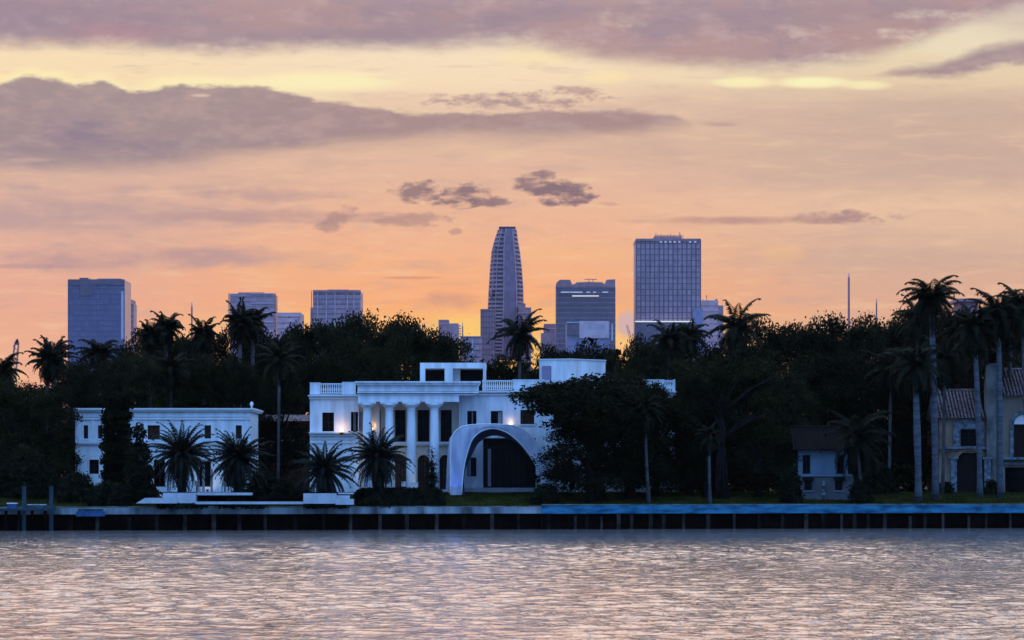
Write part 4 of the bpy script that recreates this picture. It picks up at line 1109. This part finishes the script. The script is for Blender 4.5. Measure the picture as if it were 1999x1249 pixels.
for px,cy,d,sc,seed,lean,kind,lab in (
   (18,722,300,.8,21,-.8,'coco','ragged palm at the left edge under the crane'),
   (86,704,318,.8,22,.5,'shaggy','left of two ragged palms left of the blue tower'),
   (112,694,322,.8,23,-.4,'shaggy','right of two ragged palms left of the blue tower'),
   (190,690,318,.85,24,.3,'coco','palm silhouetted against the blue glass tower'),
   (322,640,340,.75,25,.2,'shaggy','spiky palm right of the blue tower near the thin mast'),
   (402,650,338,.75,26,-.3,'shaggy','ragged palm between the thin mast and balconied block'),
   (292,655,336,.7,32,.2,'shaggy','small palm leaning at the right side of the blue tower'),
   (466,628,322,.8,27,.2,'shaggy','left palm in front of the balconied block'),
   (496,630,325,.8,28,-.2,'shaggy','upright right palm in front of the balconied block'),
   (1010,652,326,.95,29,.3,'coco','palm at the foot of the curved tower'),
   (1300,662,322,.9,30,.3,'coco','left palm in front of the gridded tower'),
   (1350,658,328,.8,31,-.3,'coco','right palm in front of the gridded tower'),
   (1428,638,318,1.05,33,.6,'coco','tousled windblown palm right of the gridded tower'),
   (1686,852,288.5,1.15,34,-.6,'coco','palm spreading over the right end of the small house'),
   (1965,632,306,.9,35,.5,'shaggy','ragged palm rising behind the right villa roof'),
   (1788,622,318,1.0,41,.3,'shaggy','ragged palm just left of the tallest royal palm'),
   (1872,640,318,1.0,42,-.3,'shaggy','ragged palm just right of the tallest royal palm'),
   (1840,700,300,1.0,43,.2,'coco','drooping palm under the crown of the tallest royal palm'),
   (1930,690,305,1.0,44,.2,'coco','drooping palm behind the villa chimney top'),
   (1735,720,303,.9,36,.2,'coco','drooping palm left of the thick royal palm trunk'),
   (1267,800,286,.62,37,-.4,'coco','slender pale palm trunk rising from the blue seawall edge'),
   (1386,850,286.5,.5,38,-.1,'coco','short slender palm with a flared foot in front of the fig'),
   (543,700,308,.8,39,.1,'coco','tall pale trunked palm between the guest house and mansion'),
   (332,720,312,.8,40,.1,'coco','palm trunk rising above the guest house roof')):
    x,y,z=P_(px,d); palm('coconut_palm' if kind=='coco' else 'ragged_palm',lab,'palm tree',x,y,z,Z(cy,d),kind,seed,lean,sc,group=CG)

# ---- columnar trees, shrubs, hedge
def shrub(name,label,cat,px,d,w,h,seed,m='hedge',tall=False,n=None,zt=None,cone=False,size=.32,depth=None):
    rng=np.random.RandomState(seed); x,y,z=P_(px,d)
    r=thing(name,(x,y,z),label,cat); dp_=depth or w
    lobes=[]
    k=max(3,int(h/ (w*.45))) if tall else 1
    for i in range(k):
        t=(i+.5)/k; ww = w*(1-.85*t) if cone else w*(.9 if t<.8 else .7)
        lobes.append((0,0,h*t if tall else 0,ww/2,dp_/2*(ww/w),h/k*.75 if tall else h))
    nn=n or int(90*w*h/6+60)
    P=clump_points(lobes,nn,14,.22,rng,.6,low=.6 if tall else 0); P=P[P[:,2]>0]
    leaves_mesh('foliage',P,size,rng,M[m],r)
    mb=MB(); mb.tube([(x,y,z),(x,y,z+h*.8)],[.12,.05],6); mb.build('stem',M['bark'],r)
    return r
shrub('column_tree','tall dark columnar tree splitting the guest house facade','tree',228,283,3.1,9.8,51,tall=True,n=1000,size=.4,m='leaf')
shrub('cone_tree','small pointed dark tree left of the leftmost date palm','tree',272,279,3.6,7.2,52,tall=True,cone=True,n=620,size=.36)
shrub('cypress','narrow dark cypress against the third and fourth portico columns','tree',843,292.5,.75,4.6,53,tall=True,cone=True,n=120,size=.22)
for i,(px,d,w,h,lab) in enumerate(((150,279,4.0,2.8,'round dark shrub at the left end of the guest house'),(215,275,4.5,2.4,'low dark shrub at the foot of the columnar tree'),(355,272.8,5.2,1.0,'low clipped shrub round the leftmost date palm trunk'),
      (470,273.6,5.0,1.0,'low clipped shrub round the second date palm trunk'),(638,274,4.2,1.25,'clipped shrub mound round the short date palm trunk'),(738,277,3.6,1.3,'clipped shrub mound round the portico date palm trunk'),
      (565,281,5.0,2.4,'dark shrub at the left corner of the mansion'),(1062,283.5,3.0,1.9,'dark bush at the right foot of the tent'),(1680,288.5,2.2,2.6,'small spiky shrub at the right corner of the small house'),(1543,288.5,2.2,3.6,'leafy shrub at the left corner of the small house'),
      (1710,300,5,3.2,'dark shrub behind the palm right of the small house'),(1845,300.5,1.2,1.2,'little shrub at the villa door left side'),(1936,300.0,1.2,1.4,'little shrub at the villa door right side'),
      (60,283,7,3.6,'dark shrub behind the dock'),(-20,284,7,3.4,'dark shrub left of the dock'),(510,283,4,3.0,'dark shrub between guest house and terrace wall'))):
    shrub('shrub',lab,'shrub',px,d,w,h,60+i,n=int(60+w*h*22))
# hedge
x0,x1=X(690,279.5),X(870,279.5); rng=np.random.RandomState(77); y=279.5; z=land_z(0,y)-.1
zh=Z(952,279.5)
hd=thing('clipped_hedge',((x0+x1)/2,y,land_z(x0,y)),'long clipped dark hedge below the portico','hedge')
n=9000; P=np.stack([rng.uniform(x0,x1,n),rng.uniform(y-.9,y+.9,n),rng.uniform(2.4,zh,n)],1)
ed=np.minimum(P[:,0]-x0,x1-P[:,0]); P=P[(P[:,2]<zh-.35*np.clip(1-ed/1.0,0,1)**2*2)]
leaves_mesh('foliage',P-np.array(root_org(hd)),.24,rng,M['hedge'],hd)
MB().box(x0+.3,x1-.3,y-.7,y+.7,2.2,zh-.2).build('core',M['hedge'],hd)
# undergrowth (stuff)
rng=np.random.RandomState(88); lobes=[]
for x in np.arange(-108,109,3.0):
    for dd,hh in ((323,5.5),(331,9),(342,13 if x>-44 else 8),(347,15 if x>-42 else 8)): lobes.append((x+rng.uniform(-1,1),dd+rng.uniform(-2,2),3.5+hh*.35,3.2,2.6,hh*rng.uniform(.6,.85)))
for x in np.arange(X(1230,300),58,2.6):
    if X(1540,300)-1<x<X(1670,300)+1 or x>X(1830,300): continue
    lobes.append((x,wall_y(x)+22+rng.uniform(-1.5,1.5),4.2,2.4,2,rng.uniform(2.5,5.5)))
for x in np.arange(X(1100,296),X(1240,296),2.4): lobes.append((x,294,4.2,2.2,1.6,rng.uniform(2,4)))
for x in np.arange(-75,X(150,296),2.6): lobes.append((x,296+rng.uniform(-1,1),4,2.6,2,rng.uniform(4,6.5)))
for x in np.arange(20,80,2.2): lobes.append((x,321+rng.uniform(-1,1),4.0,2.4,1.8,3.4))
P=clump_points(lobes,11500,10,.6,rng,.4)
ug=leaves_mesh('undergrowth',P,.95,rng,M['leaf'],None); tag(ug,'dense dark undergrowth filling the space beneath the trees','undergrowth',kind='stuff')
# grass tufts at the lawn edge (stuff)
n=60000; xx=rng.uniform(-58,58,n); oo=rng.uniform(.55,16,n)**1.0; P=np.array([(a,wall_y(a)+b,land_z(a,wall_y(a)+b)+.05) for a,b in zip(xx,oo)])
me=bpy.data.meshes.new('grass'); v=np.empty((n*3,3)); h=rng.uniform(.06,.17,n); an=rng.uniform(0,3.14,n)
v[0::3]=P+np.stack([.05*np.cos(an),.05*np.sin(an),-.06+0*an],1); v[1::3]=P-np.stack([.05*np.cos(an),.05*np.sin(an),.06+0*an],1); v[2::3]=P+np.stack([rng.uniform(-.05,.05,n),rng.uniform(-.05,.05,n),h],1)
me.vertices.add(3*n); me.vertices.foreach_set('co',v.ravel()); me.loops.add(3*n); me.loops.foreach_set('vertex_index',np.arange(3*n,dtype=np.int32)); me.polygons.add(n); me.polygons.foreach_set('loop_start',np.arange(0,3*n,3,dtype=np.int32))
me.materials.append(M['lawn']); me.update(); go=bpy.data.objects.new('grass',me); COL.objects.link(go); tag(go,'short green grass on the sloping lawn','grass',kind='stuff')

# ------------------------------------------------------------------ skyline
SKB = 3.0
def tower(name,label,px0,px1,top,d,depth,m):
    x0,x1,zt = X(px0,d),X(px1,d),Z(top,d)
    r = thing(name,((x0+x1)/2,d,SKB),label,'tower' if zt>90 else 'building')
    MB().box(x0,x1,d,d+depth,SKB,zt).build('body',M[m],r)
    r['_b'] = (x0,x1,d,depth,zt); return r
def bands(r,step,m,prot=.5,th=.5,name='floor_bands',x0=None,x1=None,z0=None,z1=None,side=True):
    a,b,d,dep,zt=r['_b']; a=x0 if x0 is not None else a; b=x1 if x1 is not None else b
    mb=MB(); z=(z0 if z0 is not None else SKB+4)
    while z<(z1 if z1 is not None else zt)-.6:
        if side: mb.box(a-prot,b+prot,d-prot,d+dep+prot,z,z+th)
        else: mb.box(a,b,d-prot,d-.01,z,z+th)
        z+=step
    mb.build(name,M[m],r)
def fins(r,n,m,w=.6,prot=.9,name='fins',z0=None,z1=None):
    a,b,d,dep,zt=r['_b']; mb=MB()
    for k in range(n+1):
        x=a+(b-a)*k/n; mb.box(x-w/2,x+w/2,d-prot,d-.02,z0 or SKB,z1 or zt-.3)
    mb.build(name,M[m],r)
def pb(r,name,px0,px1,py0,py1,d,dep,m): MB().pbox(px0,px1,py0,py1,d,dep).build(name,M[m],r)

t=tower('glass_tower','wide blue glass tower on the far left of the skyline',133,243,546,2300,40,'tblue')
bands(t,4.2,'tslate',.25,.5,side=False); fins(t,16,'tblue',.5,.35)
pb(t,'crown_panel',133,243,545,556,2299.2,.6,'tslate'); pb(t,'roof_plant',155,172,542,546,2310,15,'tslate'); pb(t,'roof_plant',190,236,543.5,546,2308,15,'tmauve')
pb(t,'light_strip',236.5,241,568,662,2299,.7,'twhite'); pb(t,'dark_panel',155,182,556,577,2299.3,.4,'tslate')  # light_strip: side light on the tower edge put into pale colour
t=tower('balcony_tower','narrow pale tower tucked behind the right side of the blue glass tower',243.5,256,584,2450,30,'tmauve')
pb(t,'shoulder',256,261,595,700,2452,20,'tlilac'); bands(t,4.5,'tpale',1.2,.6,'balconies')
t=tower('balconied_block','grey lilac block with open frame corners and balcony rows behind two palms',449,535,573,2350,35,'tlilac')
bands(t,7.5,'tpale',.8,1.0,'balconies',x0=X(490,2350),x1=X(534,2350),side=False); bands(t,4,'tmauve',.3,.5,side=False)
for a in (446,536.6): pb(t,'corner_frame',a,a+1.2,572,660,2352,3,'tmauve')
mb=MB()
for k in range(12): mb.pbox(446,449,575+k*6,575.8+k*6,2353,2); mb.pbox(535,537,575+k*6,575.8+k*6,2353,2)
mb.build('frame_rungs',M['tmauve'],t); pb(t,'roof_edge',465,515,570.6,573,2352,20,'tmauve')
t=tower('low_block','low pale lilac block beside the balconied block',538.5,587,610,2500,40,'tpale'); bands(t,5,'tlilac',.4,1.2,side=False)
t=tower('finned_block','grey lilac block with four pale vertical fins',611,704,568,2380,38,'tlilac')
bands(t,4,'tslate',.3,.5,side=False)
mb=MB()
for p in (619,636,653,677,690): mb.pbox(p,p+1.8,572,650,2378.8,1.1)
mb.build('fins',M['tpale'],t); pb(t,'crown_band',611,704,566,571,2379,1,'tmauve'); pb(t,'side_wing',606,611,600,680,2385,20,'tlilac'); pb(t,'corner_frame',607.5,608.6,566.5,600,2385,2,'tmauve'); pb(t,'roof_plant',640,680,565,568,2390,10,'tmauve')
t=tower('stepped_block','small lilac block with stepped roof above the sloping tree',856,876,624,2600,30,'tmauve'); pb(t,'wing',876,895,631,700,2601,30,'tlilac'); bands(t,5,'tpale',.3,.5,side=False)
mb=MB()
for k in range(6): mb.pbox(895,900,635+k*5,636.2+k*5,2602,8)
mb.build('balconies',M['tpale'],t)
t=tower('low_slab','low flat lilac block left of the curved tower',899,939,656,2250,40,'tlilac'); bands(t,5,'tslate',.3,.8,side=False); pb(t,'light_strip',921.5,923.5,660,700,2249,.9,'twhite')
t=tower('slim_block','slim dark mauve block touching the left side of the curved tower',938.5,966,603,2350,30,'tmauve'); bands(t,4.4,'tslate',.3,.6,side=False); fins(t,5,'tslate',.5,.4)
t=tower('right_slim_block','small mauve block touching the right side of the curved tower',1012,1037,600,2380,30,'tmauve'); pb(t,'upper',1010,1026,592,600,2385,20,'tmauve'); bands(t,4.4,'tpale',.9,.5,'balconies')
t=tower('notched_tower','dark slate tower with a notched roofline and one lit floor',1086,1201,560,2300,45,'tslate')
bands(t,4,'tlilac',.2,.4,side=False); fins(t,20,'tslate',.4,.3)
z0=Z(560,2300); mb=MB()
prof=[(1086,560),(1086,552),(1093,546),(1113,546),(1117,555),(1122,554),(1126,551),(1150,550),(1176,551),(1180,555),(1184,546),(1201,545),(1201,560)]
mb.prism_y([(X(a,2300),Z(b,2300)) for a,b in prof][::-1],2299.5,2340); mb.build('crown',M['tmauve'],t)
mb=MB(); mb.pbox(1141,1165,544.4,545.4,2310,1.5); mb.pbox(1149,1150,545.4,551,2310,1.5); mb.pbox(1157,1158,545.4,551,2310,1.5); mb.build('helipad_frame',M['tdark'],t)
pb(t,'lit_floor',1117,1169,576.6,578.4,2298.6,.9,'tlit'); 
mb=MB()
for a,b in ((1095,1112),(1113,1137),(1145,1152),(1158,1164),(1176,1187)): mb.pbox(a,b,569,571.5,2298.6,.9)
mb.build('dim_floor',M['tlitdim'],t)
t=tower('podium_block','pale blue podium block in front of the notched tower foot',1106,1190,628,2200,40,'podium')
pb(t,'screen',1131,1189,626.5,660,2198.8,1.1,'tpale'); pb(t,'recess',1108,1131,632,655,2198.9,1,'tslate'); pb(t,'light_fin',1194,1196.5,632,665,2197,3,'twhite'); bands(t,6,'tlilac',.3,.6,side=False); pb(t,'lit_edge',1106,1131,628,630,2198.6,1.2,'twhite')
t=tower('stepped_low_block','stepped low lilac block left of the notched tower',1062,1088,632,2400,40,'tmauve'); pb(t,'lower_wing',1056,1090,650,700,2390,9,'tlilac'); bands(t,5,'tpale',.3,.6,side=False)
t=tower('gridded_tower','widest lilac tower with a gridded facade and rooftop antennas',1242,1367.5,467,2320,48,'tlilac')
bands(t,4.6,'tslate',.25,.55,'floor_bands',side=False); fins(t,14,'tslate',.9,.35); 
pb(t,'crown_band',1241.5,1368,465.5,470,2319,49,'tmauve'); pb(t,'penthouse',1277,1331,461,465.5,2325,30,'tmauve')
mb=MB()
for k,(p,h) in enumerate(((1280,455),(1284,457),(1290,456),(1296,458),(1303,457),(1309,455.5),(1315,458),(1326,453),(1328,456),(1333,460))): mb.pbox(p,p+.9,h,461.2 if p<1331 else 465,2330,.8)
mb.pbox(1278,1333,459.6,460.4,2331,.6); mb.build('antennas',M['tdark'],t)
mb=MB()
for p in (1288,1297,1306,1315,1324,1345,1355): mb.pbox(p,p+4.5,470.5,473.5,2318.7,.3)
mb.build('roof_lights',M['tlitdim'],t)
pb(t,'lit_terrace',1240,1353,626.4,628.4,2316,3,'tlit'); pb(t,'podium',1239,1360,628.6,690,2314,4,'tslate'); pb(t,'base_wing',1353,1372,602,690,2316,3,'podium')
t=tower('blue_low_block','low lilac blue block at the right foot of the gridded tower',1369,1402,586,2420,30,'tpale'); pb(t,'wing',1402,1412,596,690,2421,30,'tlilac'); bands(t,5,'tlilac',.3,.6,side=False)
mb=MB(); mb.pbox(1379,1379.8,576,586,2425,.8); mb.pbox(1376.5,1382.3,577.6,578.2,2425,.8); mb.pbox(1372,1373,584,586,2425,1); mb.pbox(1397,1400,583.5,586,2425,2); mb.build('antenna',M['tdark'],t)
t=tower('pink_roofed_block','low mauve block with an overhanging flat roof behind the right royal palms',1876,1909,588,1800,30,'tmauve'); pb(t,'roof_slab',1868,1917,582.5,588,1796,36,'tmauve')
# curved tower
ct=thing('curved_tower',(X(988,2400),2400,SKB),'tallest skyline tower with curved tapering sides and stacked ribs','tower')
sec=[(700,951,1021),(640,953,1020.5),(600,954,1020),(560,956,1019.5),(520,958.5,1016.5),(490,961,1013),(470,966,1009.5),(455,971,1007.5),(446,973.5,1006.5)]
def wid(py):
    for (a,l0,r0),(b,l1,r1) in zip(sec[:-1],sec[1:]):
        if b<=py<=a: t=(a-py)/(a-b); return l0+(l1-l0)*t, r0+(r1-r0)*t
    return sec[-1][1:]
def ring(py,grow=0,d=2400):
    l,r_=wid(py); x0,x1=X(l,d)-grow,X(r_,d)+grow; cx=(x0+x1)/2; hw=(x1-x0)/2; out=[]
    for k in range(28):
        a=2*math.pi*k/28; c,s_=math.cos(a),math.sin(a); e=.42
        out.append((cx+hw*math.copysign(abs(c)**e,c), d+14+ (14+grow)*math.copysign(abs(s_)**e,s_)))
    return out
mb=MB(); pys=[700,670,640,620,600,580,560,540,520,505,490,480,470,462,455,446]
for p in pys: mb.v += [(a,b,Z(p,2400)) for a,b in ring(p,-.9)]
for j in range(len(pys)-1):
    for i in range(28): a=j*28+i; b=j*28+(i+1)%28; mb.f.append((a,b,b+28,a+28))
mb.f.append(tuple(range((len(pys)-1)*28,len(pys)*28))); mb.build('body',M['tslate'],ct)
mb=MB(); p=690
while p>455: mb.prism(ring(p,.5 if p<600 else 1.1),Z(p,2400),Z(p,2400)+1.5); p-=8.4 if p<600 else 7.0
mb.build('floor_slabs',M['tlilac'],ct)
# exoskeleton ribs and smooth centre panel
mb=MB()
for f_,rr in ((.0,.9),(.20,.35),(.44,.7),(.82,.7),(1.0,1.0)):
    pts=[]
    for p in pys: l,r_=wid(p); pts.append((X(l+(r_-l)*f_,2399),2399.0+ (12 if f_ in (0.,1.) else -.8),Z(p,2400)))
    mb.tube(pts,rr,6)
mb.build('ribs',M['tlilac'],ct)
mb=MB(); n0=0
for p in pys:
    l,r_=wid(p); a,b=l+(r_-l)*.46,l+(r_-l)*.79; mb.v += [(X(a,2398),2397.6,Z(p,2400)),(X(b,2398),2397.6,Z(p,2400)),(X(b,2398),2401,Z(p,2400)),(X(a,2398),2401,Z(p,2400))]
for j in range(len(pys)-1):
    for i in range(4): a=j*4+i; b=j*4+(i+1)%4; mb.f.append((a,b,b+4,a+4))
mb.build('centre_panel',M['tpanel'],ct)
mb=MB(); mb.pbox(974,1006.5,442,443.4,2402,22); 
for p in (975,983,996,1004.5): mb.pbox(p,p+1,443.4,450,2403,1)
mb.build('roof_frame',M['tmauve'],ct)
mb=MB(); mb.pbox(956,961,566,577,2396,8); mb.pbox(953.5,956,569,574,2396,6); mb.pbox(963,966,478,486,2396,6); mb.build('hoist_platform',M['tmauve'],ct)
mb=MB(); mb.tube([(X(961.5,2396),2396,Z(566,2396)),(X(962,2396),2396,Z(520,2396)),(X(964,2396),2396,Z(486,2396))],.5,5)
for k in range(10): mb.pbox(961,965,490+k*7.5,490.8+k*7.5,2396,1)
mb.build('hoist_track',M['tmauve'],ct)
# masts and cranes
for px,t0,t1,d,w,lab in ((1657,533,640,1500,.75,'tall thin mast rising above the right hand trees'),(1711,583,640,1500,.55,'short thin mast right of the tall one'),(374.5,590,650,1500,.6,'thin mast above the trees left of the balconied block'),(903,629,660,2200,.7,'tiny thin mast left of the curved tower')):
    x=X(px,d); o=thing('radio_mast',(x,d,3),lab,'mast')
    mb=MB(); mb.tube([(x,d,3),(x,d,Z(t0+8,d))],[w,w*.7],6); mb.build('mast_shaft',M['tmauve'],o); mb=MB(); mb.tube([(x,d,Z(t0+8,d)),(x,d,Z(t0,d))],[w*.5,w*.35],5); mb.build('mast_tip',M['tpale'],o)
def crane(lab,px0,py0,px1,py1,d,w,head):
    a=Vector((X(px0,d),d,Z(py0,d))); b=Vector((X(px1,d),d,Z(py1,d))); o=thing('tower_crane',(a.x,d,3),lab,'crane')
    mb=MB(); n=9; u=(b-a); s_=Vector((u.z,0,-u.x)).normalized()*w
    for sg in (-1,1):
        for dy in (-w,w): mb.tube([tuple(a+s_*sg+Vector((0,dy,0))),tuple(b+s_*sg*.6+Vector((0,dy*.6,0)))],w*.16,4)
    for k in range(n):
        p=a+u*k/n; q=a+u*(k+1)/n; mb.tube([tuple(p+s_*(1 if k%2 else -1)+Vector((0,-w,0))),tuple(q-s_*(1 if k%2 else -1)+Vector((0,-w,0)))],w*.13,4)
    mb.build('boom',M['tmauve'],o); mb=MB(); mb.tube([(a.x,d,3),tuple(a)],w*.6,6); mb.build('mast',M['tmauve'],o)
    if head:
        mb=MB(); e=u.normalized(); mb.tube([tuple(b-e*head*.6),tuple(b-e*head*.15),tuple(b+e*head*.35),tuple(b+e*head*.8)],[head*.12,head*.42,head*.36,head*.06],8); mb.build('jib_head',M['brownglass'],o)
crane('leaning crane boom with a dark head above the trees at the far left',24,745,33,668,900,.9,1.4)
crane('tiny crane boom in the gap between the notched and gridded towers',1232,668,1224,634,2600,1.0,0)

# ------------------------------------------------------------------ haze
mb=MB(); mb.box(-1405,1405,-260,3460,-6,262); hz=mb.build('haze',M['soil'],org=(0,0,0)); hz['kind']='stuff'
hm=bpy.data.materials.new('haze_air'); hm.use_nodes=True; nt=hm.node_tree.nodes; nt.remove(nt['Principled BSDF'])
pv=nt.new('ShaderNodeVolumePrincipled'); pv.inputs['Color'].default_value=(.95,.80,.82,1); pv.inputs['Density'].default_value=1.3e-5; pv.inputs['Anisotropy'].default_value=0
hm.node_tree.links.new(pv.outputs[0],nt['Material Output'].inputs['Volume']); hz.data.materials[0]=hm
SC.cycles.volume_bounces = 0; SC.cycles.max_bounces = 6; SC.cycles.diffuse_bounces = 2; SC.cycles.transparent_max_bounces = 8

for o in bpy.data.objects:
    for k in ('_o','_b'):
        if k in o: del o[k]
